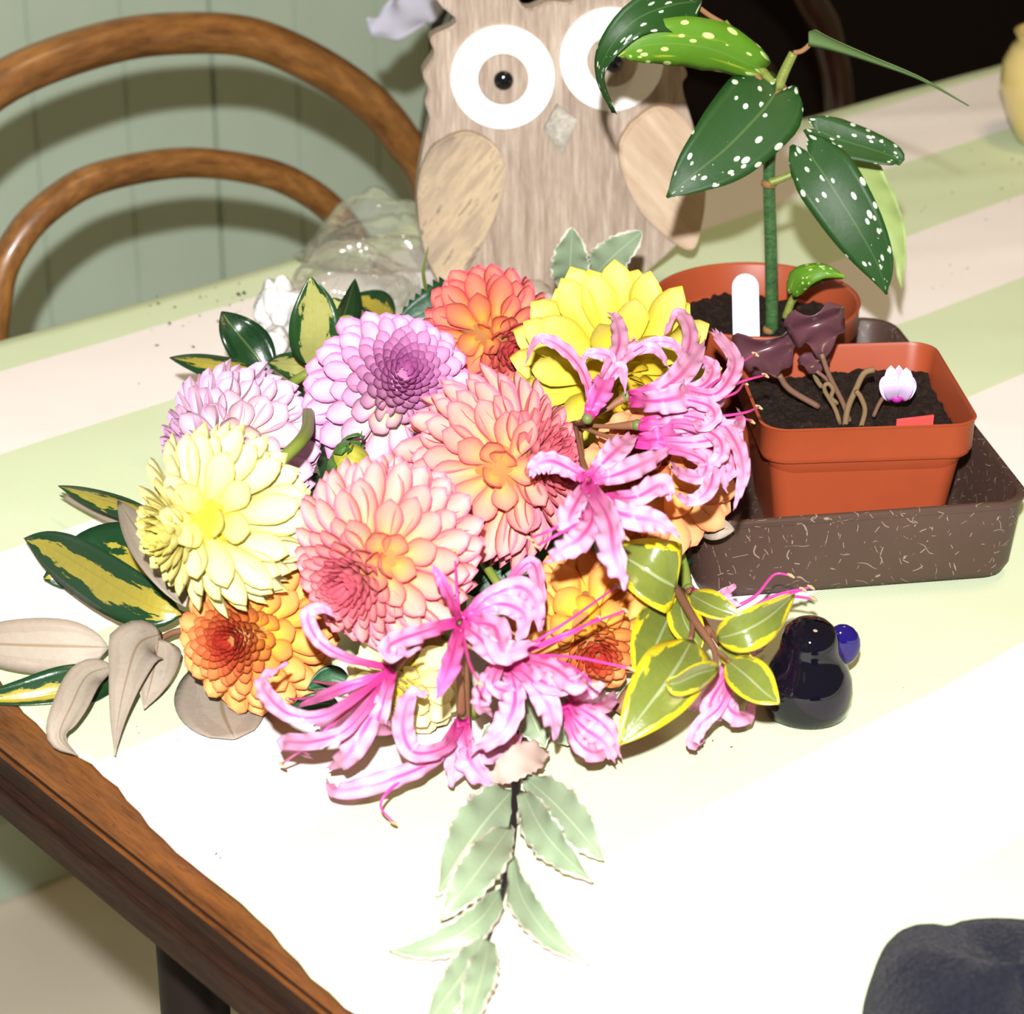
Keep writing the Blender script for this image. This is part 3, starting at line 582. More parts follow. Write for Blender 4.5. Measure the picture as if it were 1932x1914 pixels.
leaf([(745, 600, 3.6), (705, 578, 4.6), (668, 556, 5.4)], 34, s, ['ev', 'eb'], roll=20, cup=.4)
leaf([(665, 620, 5), (645, 590, 5.8), (628, 562, 6.4)], 26, s, ['ec', 'eb'], cup=.3)
# 2 left sprig
s = sprig('elaeagnus_sprig', (330, 1150), 'sprig of glossy leaves with gold centres beside the lemon yellow dahlia')
twig([(420, 1180, 2.), (345, 1160, 1.6), (318, 1140, 1.4)], 6, s, 'bst')
leaf([(318, 990, 2.6), (250, 962, 2.6), (175, 938, 2.4), (110, 917, 2.2)], 27, s, ['ev', 'eb'], roll=[-28, -30], cup=.4, n=18)
leaf([(300, 1000, 1.6), (230, 975, 1.8), (112, 935, 1.2)], 22, s, ['eb', 'ev'], roll=10, cup=.3)
leaf([(340, 1110, 1.2), (260, 1085, 1.2), (170, 1075, 1.0), (82, 1092, .7)], 92, s, ['ev', 'eb'], roll=[0, 0], cup=.12, n=20, lat=1.08)
leaf([(350, 1145, 4.4), (308, 1075, 5.0), (262, 1005, 5.), (222, 945, 4.4)], 38, s, ['eb', 'ev'], roll=[20, 10, 0], cup=.3, n=16)
leaf([(342, 1160, 2.), (270, 1140, 2.2), (160, 1075, 2.), (95, 1035, 1.8), (46, 1018, 1.6)], 55, s, ['ev', 'eb'], roll=[5, -10, -10], cup=.15, n=20, wave=.06, wf=2)
# 3 lower left sprig
s = sprig('elaeagnus_sprig', (300, 1210), 'sprig of grey-backed drooping leaves lying by the wooden table corner')
twig([(430, 1190, 1.6), (345, 1190, 1.4), (305, 1205, 1.3), (250, 1240, 1.2), (195, 1262, 1.1)], [7, 6, 4], s, 'bst')
leaf([(218, 1275, .5), (140, 1300, .5), (50, 1318, .4), (-60, 1322, .4)], 52, s, ['ev', 'eb'], cup=.15, n=16, roll=-5)
leaf([(205, 1222, 1.5), (120, 1220, 1.7), (0, 1216, 1.6), (-90, 1209, 1.2)], 56, s, ['eb', 'ev'], roll=[0, -5], cup=.06, n=16)
leaf([(212, 1258, 1.4), (165, 1275, 1.7), (135, 1330, 1.5), (112, 1390, 1.0), (146, 1426, .5)], 36, s, ['eb', 'eg'], roll=[0, 10, 20, 60], cup=.25, n=20)
leaf([(300, 1205, 1.8), (290, 1265, 1.4), (272, 1338, .6)], 44, s, ['eb', 'eg'], roll=-12, cup=.3, n=16, prof=prof_wide)
leaf([(306, 1196, 1.8), (262, 1215, 2.3), (240, 1275, 2.0), (224, 1350, 1.3), (216, 1426, .6)], 56, s, ['eb', 'eg'], roll=[0, 5, 10, 20], cup=.1, n=20, prof=lambda t: max(.03, min(1, t/.3)**.6*(1-max(0, (t-.3)/.7)**.8)))
leaf([(190, 1250, .6), (195, 1290, .5), (160, 1330, .4)], 26, s, ['eg', 'eb'], cup=.2)
lf = leaf([(432, 1236, .45), (420, 1290, .45), (420, 1340, .45), (442, 1394, .45)], 90, None, ['eb', 'eg'], prof=prof_round, cup=0., n=16, m=4, roll=0, name='fallen_leaf', facing=Vector((0, 0, 1)))
tag(lf, 'broad grey-beige leaf lying on the cloth under the orange dahlia', 'leaf')
# 4 yellow margined sprig
s = sprig('elaeagnus_sprig', (1300, 1350), 'twig of yellow-edged olive green leaves in front of the brown tray')
ymb = ['ey', 'ey']
twig([(1225, 1060, 5.2), (1272, 1108, 5.4), (1310, 1170, 5.6), (1345, 1222, 5.4), (1352, 1262, 5.2)], [8, 9, 8, 6, 5], s, 'bst')
twig([(1305, 1160, 5.5), (1306, 1190, 5.5), (1302, 1208, 5.5)], 5, s, 'bst', n=8)
twig([(1345, 1222, 5.4), (1368, 1240, 5.3), (1376, 1250, 5.3)], 4, s, 'bst', n=8)
leaf([(1276, 1110, 5.6), (1240, 1090, 6.2), (1196, 1062, 6.6), (1146, 1034, 6.4)], 70, s, ymb, roll=[25, 10], cup=.25, n=16, lat=1.1, prof=prof_wide)
leaf([(1290, 1110, 4.2), (1255, 1180, 4.3), (1228, 1240, 4.1), (1205, 1300, 3.8)], 60, s, ymb, roll=-5, cup=.15, n=16)
leaf([(1322, 1225, 4.6), (1290, 1170, 5), (1282, 1118, 5.2)], 34, s, ymb, roll=10, cup=.25)
leaf([(1306, 1208, 5.6), (1275, 1262, 5.7), (1225, 1330, 5.2), (1168, 1405, 4.2)], 68, s, ymb, roll=[10, 0, 0], cup=.15, n=20)
leaf([(1356, 1262, 5.4), (1318, 1272, 6), (1275, 1290, 6.2), (1256, 1288, 6.2)], 30, s, ymb, roll=-30, cup=.4)
leaf([(1352, 1205, 5.6), (1400, 1192, 6.2), (1450, 1165, 6.4), (1500, 1122, 6.2)], 42, s, ymb, roll=[10, 15, 25], cup=.35, n=16)
leaf([(1300, 1120, 5.2), (1345, 1145, 5.4), (1400, 1165, 5.2)], 30, s, ymb, roll=-20, cup=.3)
leaf([(1358, 1215, 4.8), (1388, 1232, 4.8), (1422, 1252, 4.6)], 30, s, ymb, roll=15, cup=.3)
leaf([(1372, 1246, 5.3), (1408, 1275, 5.4), (1440, 1305, 5.2), (1470, 1328, 5)], 42, s, ymb, roll=-10, cup=.25, n=16)
# 5 pale sprig in front
s = sprig('variegated_sprig', (960, 1620), 'pale green white-edged sprig on a black twig pointing across the cloth')
twig([(990, 1300, 1.6), (982, 1380, 1.2), (972, 1500, .9), (958, 1640, .8), (920, 1772, .7)], [8, 8, 8, 6, 4], s, 'kst', n=30)
sk = dict(serr=.07, wave=.15, wf=4, n=24, m=4)
pt = ['pit', 'pitb']
leaf([(968, 1490, 1.), (920, 1545, 1.3), (872, 1610, 1.1), (824, 1690, .6)], 62, s, pt, roll=-5, cup=.15, **sk)
leaf([(992, 1468, 1.), (1045, 1515, 1.3), (1095, 1570, 1.2), (1140, 1625, .7)], 48, s, pt, roll=5, cup=.12, **sk)
leaf([(985, 1492, 1.2), (1020, 1560, 1.5), (1060, 1610, 1.3), (1118, 1665, .9)], 40, s, ['pit', 'pitb'], roll=20, cup=.3, **sk)
leaf([(962, 1560, 1.2), (920, 1620, 1.8), (875, 1680, 1.6), (830, 1738, .9)], 44, s, pt, roll=10, cup=.25, **sk)
leaf([(946, 1680, 1.), (900, 1740, 1.4), (820, 1785, 1.), (733, 1795, .6)], 34, s, pt, roll=[-20, -10, 10], cup=.3, **sk)
leaf([(968, 1615, 1.2), (980, 1680, 1.1), (1010, 1735, 1.2), (1050, 1780, 1.), (1114, 1822, .6)], 32, s, pt, roll=[60, 20, -10, 0], cup=.35, **sk)
leaf([(918, 1770, 1.), (880, 1830, 1.1), (840, 1885, 1.), (790, 1960, .6)], 40, s, pt, roll=-10, cup=.2, **sk)
leaf([(922, 1772, 1.3), (912, 1830, 1.6), (895, 1890, 1.4), (870, 1970, .9)], 34, s, ['pit', 'pitb'], roll=15, cup=.25, **sk)
leaf([(1032, 1418, 1.6), (995, 1430, 2.0), (955, 1455, 1.8), (924, 1476, 1.3)], 34, s, ['pitb', 'pit'], roll=10, cup=.3, **sk)
leaf([(985, 1310, 1.6), (1008, 1360, 1.8), (1028, 1412, 1.2)], 42, s, pt, roll=0, cup=.2, **sk)
leaf([(1050, 1400, 1.0), (1095, 1370, 1.2), (1110, 1330, 1.)], 26, s, pt, roll=20, cup=.2, **sk)
leaf([(975, 1350, 1.4), (930, 1385, 1.4), (905, 1420, 1.0)], 26, s, pt, roll=-20, cup=.2, **sk)
# 6 pale sprig by the owl
s = sprig('variegated_sprig', (1085, 640), 'two small white-edged leaves standing up in front of the owl')
twig([(1085, 640, 1.06), (1078, 575, 1.09), (1077, 540, 1.1)], 4, s, 'gst', 1., mode='y')
twig([(1090, 640, 1.06), (1100, 560, 1.09), (1117, 528, 1.1)], 4, s, 'gst', 1., mode='y')
leaf([(1077, 546, 1.1), (1076, 500, 1.09), (1080, 430, 1.085)], 38, s, pt, mode='y', cup=.2, prof=lambda t: max(.03, math.sin(PI*t**.9)**.6), **sk)
leaf([(1115, 530, 1.1), (1150, 490, 1.09), (1213, 436, 1.085)], 36, s, pt, mode='y', prof=lambda t: max(.03, math.sin(PI*t**.9)**.6), cup=.25, roll=-8, **sk)
leaf([(1060, 590, 1.09), (1030, 575, 1.09), (990, 552, 1.1)], 24, s, ['pitb', 'pit'], mode='y', roll=25, cup=.3, **sk)
leaf([(1100, 575, 1.08), (1150, 560, 1.09), (1200, 535, 1.1)], 22, s, ['pitb', 'pit'], mode='y', roll=-25, cup=.3, **sk)
# 7 dahlia leaf and buds
s = sprig('dahlia_leaf_sprig', (830, 640), 'dark green toothed dahlia leaf beside the small coral dahlia')
leaf([(872, 552, 6.4), (830, 580, 6.2), (785, 600, 5.8), (738, 622, 5.4)], 46, s, ['dl', 'dl'], prof=prof_wide, serr=.13, n=20, cup=.15)
twig([(806, 560, 6), (799, 520, 7.4), (800, 500, 8), (808, 466, 9)], [4, 3, 1], s, 'gst')
twig([(900, 640, 4), (880, 575, 6), (868, 555, 6.4)], 4, s, 'gst')
BUDS = []
def bud(at, r, label, axis, z):
    p = onz(*at, z*.01); k = px(r, p); b = empty('dahlia_bud', Vector((p.x, p.y, TZ)), label, 'flower bud')
    ellipsoid('bud', p, (k, k, k*.92), b, [M['budm']], None, 24, .04, 5)
    BUDS.append((b, p-axis*k*.8, k*.22, p, k))
    for i in range(6):
        a = 2*PI*i/6+.4; A = axis.normalized(); e1 = A.orthogonal().normalized(); e2 = A.cross(e1); d = e1*math.cos(a)+e2*math.sin(a)
        blade('bract', [p-A*k*.85+d*k*.3, p-A*k*.7+d*k*1.0, p-A*k*.2+d*k*1.45, p+A*k*.1+d*k*1.35], k*.45, b, [M['bract']], facing=A, cup=.3, n=8, m=2, thick=.0006, prof=prof_round)
M['budm'] = mat_wood('green_yellow_bud', (.16, .20, .02), (.52, .46, .06), (30, 200, 60), .35, .4, 0, .2); M['bract'] = plain('green_bract', (.055, .14, .025), .35, .45, .3, 120)
bud((700, 640), 42, 'yellow-green dahlia bud peeping above the lilac dahlia', Vector((-.1, -.3, .9)).normalized(), 6.2)
bud((660, 872), 38, 'green dahlia bud with leafy bracts between the lilac and coral dahlias', Vector((.75, -.3, -.3)).normalized(), 6.4)
s = sprig('dahlia_stalk', (560, 850), 'bent green dahlia stalk crossing between the two lilac dahlias')
twig([(506, 892, 7.6), (535, 864, 8.0), (566, 834, 8.2), (580, 810, 7.8), (582, 776, 6.8)], 13, s, 'gst', n=24)
s = sprig('dahlia_stalk', (570, 720), 'curved green stalk rising behind the pale lilac dahlia')
twig([(520, 765, 5.2), (545, 730, 6), (575, 708, 6.6), (620, 692, 6.8), (660, 690, 6)], [10, 9, 8], s, 'gst', n=24)
s = sprig('dahlia_leaf_sprig', (560, 1000), 'small green leaves tucked beside the lemon yellow dahlia')
for l, hw in (([(566, 958, 6.0), (534, 966, 6.6), (508, 984, 6.4)], 18), ([(568, 986, 5.6), (538, 994, 6.2), (514, 1010, 6.0)], 20), ([(606, 900, 2.0), (582, 930, 2.2), (560, 960, 2.2)], 30), ([(640, 830, 2.2), (625, 870, 2.4), (610, 910, 2.4)], 34), ([(640, 930, 3), (600, 960, 3), (560, 1010, 2.6)], 34), ([(610, 1010, 2.4), (560, 1000, 3), (520, 1010, 3)], 26)):
    leaf(l, hw, s, ['dl', 'dl'], cup=.3, wave=.1)
leaf([(600, 930, 2.4), (575, 965, 2.6), (560, 1010, 2.4)], 40, s, ['eb', 'eg'], cup=.2)
s = sprig('dahlia_leaf_sprig', (600, 1300), 'green leaves showing under the orange dahlia and pink petals')
for l, hw in (([(660, 1290, 2), (620, 1280, 2.2), (580, 1300, 2)], 26), ([(640, 1330, 1.2), (590, 1330, 1.4), (545, 1345, 1)], 24)): leaf(l, hw, s, ['dl', 'dl'], cup=.3)
s = sprig('dahlia_leaf_sprig', (950, 1060), 'dark leaves and stalks deep in the middle of the bunch')
for l, hw in (([(1000, 1050, 3), (940, 1080, 2.4), (880, 1120, 1.6)], 60), ([(1060, 1020, 2.4), (1010, 1080, 2), (960, 1160, 1.4)], 70), ([(960, 760, 3), (920, 800, 3), (860, 840, 3)], 80), ([(1120, 800, 3), (1090, 860, 3), (1050, 960, 2.6)], 80), ([(660, 890, 1.6), (625, 970, 1.4), (590, 1060, 1.2)], 58), ([(1250, 1010, 2), (1230, 1080, 1.6), (1200, 1160, 1)], 70), ([(870, 690, 4), (840, 740, 4), (820, 800, 3.6)], 70), ([(1020, 640, 4), (1010, 700, 4), (1030, 780, 3.6)], 70)):
    leaf(l, hw, s, ['dl', 'dl'], cup=.2, serr=.1, n=16)
twig([(905, 1050, 4), (935, 1095, 3.6), (960, 1130, 3)], 9, s, 'gst')
twig([(960, 1120, 2.), (900, 1000, 1.6), (880, 900, 1.)], 9, s, 'gst')
lf = leaf([(1316, 990, 4.1), (1350, 996, 4.5), (1386, 1000, 4.4)], 25, None, ['eb', 'eg'], roll=10, cup=.3, name='tan_leaf'); tag(lf, 'small tan leaf poking out over the tray rim from the peach dahlia', 'leaf')
# ------------------------------------------------------------------ dahlias
SPH = []; STEMS = []
def petal_mesh(name, pointed=.0, cup=.55, tipc=.25, n=8, m=3):
    vs = []; uv = []; fs = []
    def prof(t):
        r = .34+.66*math.sin(min(1, t/.68)*PI/2)**1.3
        if t > .62: r *= max(0., 1-((t-.62)/.38)**(2.3-pointed))**(.55+.35*pointed)
        return max(r, .03)
    for lay in (0, 1):
        for i in range(n+1):
            t = i/n
            for k in range(-m, m+1):
                s = k/m; wd = .5*prof(t); x = s*wd; c = cup*(1-.55*t)
                z = c*(s*s)*wd*1.6+tipc*t*t*.5-.12*math.sin(t*PI)-(.018 if lay else 0)
                vs.append(Vector((x*(1-.18*c*s*s), t, z))); uv.append(((s+1)/2, t))
    W = 2*m+1; Nn = (n+1)*W
    for i in range(n):
        for k in range(W-1):
            a = i*W+k; fs.append((a, a+1, a+1+W, a+W)); fs.append((Nn+a, Nn+a+W, Nn+a+1+W, Nn+a+1))
    me = bpy.data.meshes.new(name); me.from_pydata([tuple(v) for v in vs], [], fs); l = me.uv_layers.new(name='UVMap')
    for lp in me.loops: l.data[lp.index].uv = uv[lp.vertex_index]
    me.polygons.foreach_set('use_smooth', [True]*len(me.polygons)); return me
def ldir(dx, dy):                       # a direction on the side of the bloom turned to the camera (dx right, dy up; |.|<1)
    return (RT*dx+UP*dy-FW*math.sqrt(max(.02, 1-dx*dx-dy*dy))).normalized()
def dahlia(label, at, r, z, pole, gap, mat, s1=.42, s0=.13, pointed=.2, cup=.55, lean=52, r0=.55, th_max=150, el=1., sd=0, cen=None, tr_=.85, yg=1.):
    rnd = random.Random(sd); c = onz(at[0], at[1], z*.01); R = px(r, c)
    d = empty('dahlia', Vector((c.x, c.y, TZ)), label, 'flower')
    A = ldir(*pole); G = ldir(*gap) if gap else None; e1 = A.orthogonal().normalized(); e2 = A.cross(e1)
    variants = [petal_mesh('petal', pointed, cup, tc_) for tc_ in (.12, .28, .42)]
    for v in variants: v.materials.append(mat)
    th = .10; k = 0; ga = PI*(3-5**.5)
    while th < math.radians(th_max):
        f = min(1, max(0, (th-.12)/tr_)); f = f*f*(3-2*f); s = s0+(s1-s0)*f
        az = k*ga+rnd.uniform(-.08, .08)*f; k += 1
        n = (A*math.cos(th)+(e1*math.cos(az)+e2*math.sin(az))*math.sin(th)).normalized()
        t = (n*n.dot(A)-A); t = t/max(1e-4, t.length)
        young = max(0, 1-f*1.25)*yg
        gf = 0
        if G:
            gd = math.acos(max(-1, min(1, n.dot(G)))); tg = (n*n.dot(G)-G); tg = tg/max(1e-4, tg.length)
            wg = math.exp(-(gd/.62)**2)*f; t = t*(1-wg)+tg*wg*1.4; t = t-n*t.dot(n); t.normalize(); gf = math.exp(-(gd/.30)**2)*f
        a = math.radians(10+(lean-10)*f+rnd.uniform(-7, 7)*f-(lean-14)*gf*.9)
        Yv = (n*math.cos(a)+t*math.sin(a)).normalized(); Zv = (n*math.sin(a)-t*math.cos(a)).normalized(); Xv = Yv.cross(Zv)
        rin = R*(r0+(.12)*(1-f)); Rt = R*(.93+.07*f)*rnd.uniform(.95, 1.03)*(1-.06*gf); L = min((Rt-rin)/max(.35, math.cos(a)), .85*R)*el
        wdt = R*s*1.12*rnd.uniform(.93, 1.07)
        Mx = Matrix((Xv*wdt, Yv*L, Zv*wdt)).transposed().to_4x4(); Mx.translation = c+n*rin
        o = bpy.data.objects.new('petal', rnd.choice(variants)); COL.objects.link(o); o.parent = d; o.matrix_parent_inverse = pinv(d); o.matrix_basis = Mx
        o.color = (young, gf, rnd.random(), 1)
        th += s*s*.52/(2*PI*max(.10, math.sin(th)))
    ellipsoid('core', c, (R*.60,)*3, d, [cen or M['core']], None, 16)
    SPH.append((c, R)); STEMS.append((d, c-A*R*.45-Vector((0, 0, R*.25)), .0022, M['gst'], len(SPH)-1))
    return d
M['core'] = plain('petal_base_shade', (.35, .16, .05), .8, .1); M['corep'] = plain('petal_base_lilac', (.40, .16, .30), .8, .1); M['corey'] = plain('petal_base_yellow', (.48, .36, .03), .8, .1)
M['coral'] = mat_petal('coral_petal', (.84, .36, .06), (.80, .36, .25), (.80, .36, .34), (.70, .15, .25), (.56, .10, .14))
M['corals'] = mat_petal('deep_coral_petal', (.84, .36, .03), (.80, .25, .12), (.74, .21, .17), (.60, .08, .13), (.45, .05, .05))
M['lil'] = mat_petal('lilac_petal', (.80, .70, .30), (.72, .49, .63), (.70, .43, .63), (.54, .20, .45), (.46, .12, .34))
M['lilp'] = mat_petal('pale_lilac_petal', (.78, .66, .40), (.78, .60, .66), (.77, .56, .67), (.60, .33, .53), (.56, .30, .48))
M['lem'] = mat_petal('lemon_petal', (.76, .68, .05), (.74, .70, .34), (.74, .71, .40), (.58, .52, .15), (.56, .47, .10), .9)
M['yel'] = mat_petal('yellow_petal', (.74, .54, .005), (.76, .64, .05), (.78, .70, .20), (.64, .52, .05), (.6, .43, .02), .9)
M['pale'] = mat_petal('cream_petal', (.78, .66, .14), (.80, .72, .34), (.80, .74, .42), (.72, .64, .30), (.6, .5, .2), .9)
M['ora'] = mat_petal('orange_petal', (.82, .50, .02), (.80, .40, .08), (.78, .37, .13), (.62, .20, .06), (.42, .035, .02))
M['pea'] = mat_petal('peach_petal', (.82, .42, .08), (.82, .38, .14), (.80, .36, .17), (.68, .24, .12), (.45, .09, .05))
LZ = (8.45, 3.45, 7.8, 8.0, 6.4, 2.6)
dahlia('small deep coral dahlia in front of the owl', (922, 622), 106, 7.5, (.55, -.55), (-.15, -.2), M['corals'], .42, .16, .5, .6, 54, sd=1)
dahlia('lilac dahlia with a violet eye and cream-based petals', (742, 740), 142, 7.5, (.22, .28), (-.05, -.4), M['lil'], .36, .11, .25, .5, 56, sd=2, tr_=1.1, cen=M['corep'])
dahlia('pale lilac ball dahlia behind the lemon yellow dahlia', (442, 845), 147, 5.2, (-.9, -.2), (.3, .1), M['lilp'], .33, .15, 0., .7, 50, sd=3, el=.95, cen=M['corep'])
dahlia('lemon yellow dahlia at the edge of the bunch above the orange one', (402, 982), 145, LZ[0], (-.82, -.25), (.0, .0), M['lem'], .37, .13, .45, .45, 60, sd=4, cen=M['corey'], el=1.1)
dahlia('orange dahlia with a dark red eye lying at the end of the bunch', (478, 1198), 130, LZ[1], (-.34, -.08), (.25, .0), M['ora'], .40, .10, .3, .5, 56, sd=5, tr_=1.1)
dahlia('big coral ball dahlia leaning against the lemon and orange dahlias', (722, 1050), 162, LZ[2], (-.52, -.46), (.14, -.08), M['coral'], .31, .11, .3, .6, 52, sd=6)
dahlia('big coral ball dahlia in the very middle of the bunch', (943, 881), 162, LZ[3], (.86, .12), (-.02, -.08), M['coral'], .315, .12, .35, .6, 52, sd=7)
dahlia('bright yellow dahlia half covered by pink trumpet petals', (1158, 692), 148, 7.5, (.2, -.45), None, M['yel'], .46, .22, .6, .4, 62, sd=8, cen=M['corey'], el=1.15)
dahlia('peach orange dahlia beside the brown tray under the pink petals', (1232, 905), 131, LZ[4], (-.35, .45), (.25, -.2), M['pea'], .44, .13, .5, .5, 56, sd=9)
dahlia('orange dahlia low in the bunch beside the yellow-edged leaves', (1105, 1182), 124, 3.6, (.2, -.55), (-.1, .25), M['ora'], .46, .12, .5, .5, 54, sd=10)
dahlia('cream yellow dahlia squeezed beneath the big coral dahlia', (768, 1284), 97, LZ[5], (-.2, -.3), None, M['pale'], .50, .2, .5, .4, 60, sd=11, cen=M['corey'])
# ------------------------------------------------------------------ nerines
M['ner'] = mat_tepal('pink_tepal', (.80, .40, .62), (.60, .04, .27)); M['nerd'] = mat_tepal('magenta_tepal', (.72, .16, .45), (.58, .03, .26))
M['fil'] = plain('magenta_filament', (.60, .05, .28), .35, .4, .1); M['anth'] = plain('tan_anther', (.42, .30, .16), .7, .2); M['anthd'] = plain('dark_anther', (.14, .04, .07), .7, .2)
M['ped'] = plain('red_brown_pedicel', (.22, .10, .05), .5, .3, .2); M['ovary'] = plain('green_ovary', (.14, .17, .05), .45, .3, .2)
def zr(l, za, zb, rise):                # px path with heights going from za to zb over an arch
    n = len(l)-1; return [onz(x, y, (za+(zb-za)*i/n+rise*math.sin(PI*i/n))*.01) for i, (x, y) in enumerate(l)]
def nerine(label, at, stem_px): 
    p = onz(*at); return empty('nerine_head', Vector((p.x, p.y, TZ)), label, 'flower')
def floret(head, base, hub, z0, z1, tepals, stamens=(), rise=.5, dark=(), zs=None):
    """base: ovary pixel, hub: where the pedicel comes from"""
    P = zr([hub[:2], ((hub[0]+base[0])/2, (hub[1]+base[1])/2+4), base], hub[2], z0, 0); k = px(1, P[-1])
    f = tube('floret', P, [4.5*k, 4.5*k, 10*k], head, [M['ped']], 10, 8)
    ellipsoid('ovary', P[-1], (11*k, 11*k, 11*k), f, [M['ovary']], None, 12)
    rnd = random.Random(base[0]*7+base[1])
    for i, (l, hw, *zo) in enumerate(tepals):
        Q = zr(l, z0+rnd.uniform(-.1, .2), (zo[0] if zo else z1)+rnd.uniform(-.3, .3), rise*rnd.uniform(.5, 1.3))
        mt = M['nerd'] if i in dark else M['ner']
        blade('tepal', Q, k*hw, f, [mt], prof=prof_strap, roll=[rnd.uniform(-20, 20), rnd.uniform(-25, 25), rnd.uniform(-40, 40)], cup=rnd.choice((-.3, .3, .4)), wave=.30, wf=len(l)*1.5, n=9*len(l), m=3, seed=rnd.random(), thick=.0004)
    for l in stamens:
        Q = zr(l, z0, z1 if zs is None else zs, rise*.6); s = tube('stamen', Q, [k*4, k*3, k*2.2], f, [M['fil']], 18, 6)
        e = Q[-1]; dd = (Q[-1]-Q[-2]).normalized(); an = tube('anther', [e-RT*k*7+UP*k*3, e, e+RT*k*7-UP*k*5], [k*2, k*4, k*2], s, [M['anth']], 6, 6)
    return f
hd = nerine('pink nerine head spreading over the yellow and peach dahlias', (1150, 980), None)
hub = (1085, 800, 9.0)
STEMS.append((hd, onz(1085, 800, .085), .0026, M['ped'], None))
floret(hd, (1108, 790), hub, 10.3, 10.8, [([(1110, 788), (1112, 740), (1092, 690), (1050, 650), (1012, 642), (990, 690)], 15), ([(1112, 785), (1145, 705), (1168, 650), (1162, 605), (1148, 590)], 20), ([(1113, 785), (1140, 710), (1150, 675), (1112, 668), (1096, 692)], 14), ([(1114, 782), (1155, 705), (1190, 662), (1235, 658), (1262, 695)], 16), ([(1112, 786), (1150, 715), (1172, 695), (1180, 742)], 15), ([(1114, 783), (1165, 695), (1210, 655), (1255, 645), (1282, 662), (1286, 705)], 13), ([(1110, 789), (1128, 745), (1152, 700)], 26)],
       [[(1112, 785), (1150, 690), (1170, 620)], [(1112, 785), (1160, 680), (1198, 640)], [(1112, 785), (1155, 690), (1158, 615)]], .4, (6,))
floret(hd, (1182, 748), hub, 10.2, 10.2, [([(1187, 748), (1250, 720), (1290, 682), (1302, 625), (1278, 590), (1248, 642)], 18), ([(1187, 749), (1255, 730), (1300, 690), (1330, 640)], 26), ([(1187, 752), (1265, 740), (1325, 728), (1345, 698), (1325, 682), (1298, 690)], 17), ([(1187, 755), (1270, 752), (1335, 765), (1348, 790), (1322, 806), (1308, 785)], 17), ([(1190, 750), (1280, 735), (1345, 745), (1378, 712), (1385, 675), (1355, 635), (1345, 622)], 18), ([(1187, 753), (1240, 757), (1290, 745), (1310, 715)], 30)],
       [[(1190, 752), (1300, 750), (1390, 690), (1425, 668)], [(1190, 752), (1320, 750), (1400, 720), (1444, 708)], [(1190, 752), (1300, 760), (1380, 745), (1405, 722)]], .8)
floret(hd, (1202, 802), hub, 9.7, 9.2, [([(1205, 800), (1280, 788), (1350, 792), (1388, 835), (1402, 885), (1396, 925), (1384, 962)], 16), ([(1205, 805), (1290, 800), (1350, 822), (1362, 855), (1338, 880), (1308, 888)], 17), ([(1203, 800), (1270, 782), (1330, 770), (1362, 742), (1376, 712)], 19), ([(1205, 800), (1290, 785), (1365, 805), (1396, 800), (1392, 770)], 16), ([(1204, 803), (1270, 800), (1320, 790), (1335, 765)], 24)],
       [[(1205, 803), (1320, 790), (1400, 780), (1432, 768)], [(1205, 803), (1330, 800), (1395, 790), (1418, 795)]], .7)
floret(hd, (1192, 836), hub, 9.3, 8.8, [([(1195, 835), (1285, 852), (1330, 872), (1322, 900), (1282, 892), (1266, 870)], 16), ([(1195, 832), (1300, 822), (1370, 842), (1385, 872), (1370, 902), (1342, 908)], 18), ([(1195, 838), (1295, 855), (1342, 890), (1332, 930), (1300, 945), (1270, 928)], 17), ([(1197, 830), (1310, 835), (1385, 822), (1402, 862)], 17), ([(1195, 834), (1250, 828), (1312, 815)], 26), ([(1197, 838), (1290, 845), (1350, 880), (1372, 930)], 16)],
       [[(1197, 835), (1320, 830), (1385, 850)], [(1197, 835), (1320, 845), (1375, 872)]], .6, (4,))
floret(hd, (1106, 900), hub, 9.9, 9.7, [([(1105, 905), (1080, 888), (1040, 870), (1012, 880), (1004, 902)], 25), ([(1108, 905), (1140, 872), (1172, 842), (1200, 820)], 26), ([(1110, 907), (1160, 897), (1220, 872), (1266, 846)], 25), ([(1107, 910), (1140, 955), (1190, 975), (1240, 985), (1282, 1012)], 27), ([(1106, 914), (1118, 975), (1095, 1015), (1055, 1040), (1030, 1062)], 26), ([(1108, 912), (1148, 980), (1160, 1050), (1182, 1112)], 29), ([(1140, 940), (1200, 938), (1250, 915), (1266, 945)], 24), ([(1110, 915), (1090, 945), (1075, 985), (1110, 1010)], 24)],
       [[(1108, 920), (1090, 970), (1040, 1000), (1000, 1016)], [(1108, 920), (1095, 980), (1050, 1010), (1012, 1030)], [(1110, 925), (1135, 990), (1150, 1030)], [(1110, 925), (1160, 990), (1180, 1015)]], .9)
hd = nerine('pink nerine head with long curled petals hanging onto the cloth', (880, 1330), None)
hub = (872, 1215, 6.2)
STEMS.append((hd, onz(872, 1215, .055), .0026, M['ped'], None))
floret(hd, (868, 1182), hub, 6.6, 6.8, [([(868, 1172), (842, 1112), (815, 1064)], 13, 9.6), ([(865, 1172), (800, 1192), (742, 1214), (735, 1236), (795, 1226)], 24), ([(868, 1180), (850, 1250), (824, 1322)], 21), ([(874, 1170), (920, 1128), (980, 1108), (1012, 1140), (1016, 1190)], 24), ([(874, 1176), (930, 1182), (952, 1230), (1012, 1212)], 30), ([(878, 1168), (940, 1140), (990, 1162), (976, 1222)], 24), ([(940, 1120), (1000, 1062), (1018, 1110), (1022, 1190)], 18), ([(868, 1178), (900, 1200), (935, 1235), (960, 1250)], 24)],
       [[(868, 1175), (862, 1120), (858, 1040)], [(872, 1190), (885, 1250), (905, 1290)]], .6, (0, 2), 8.6)
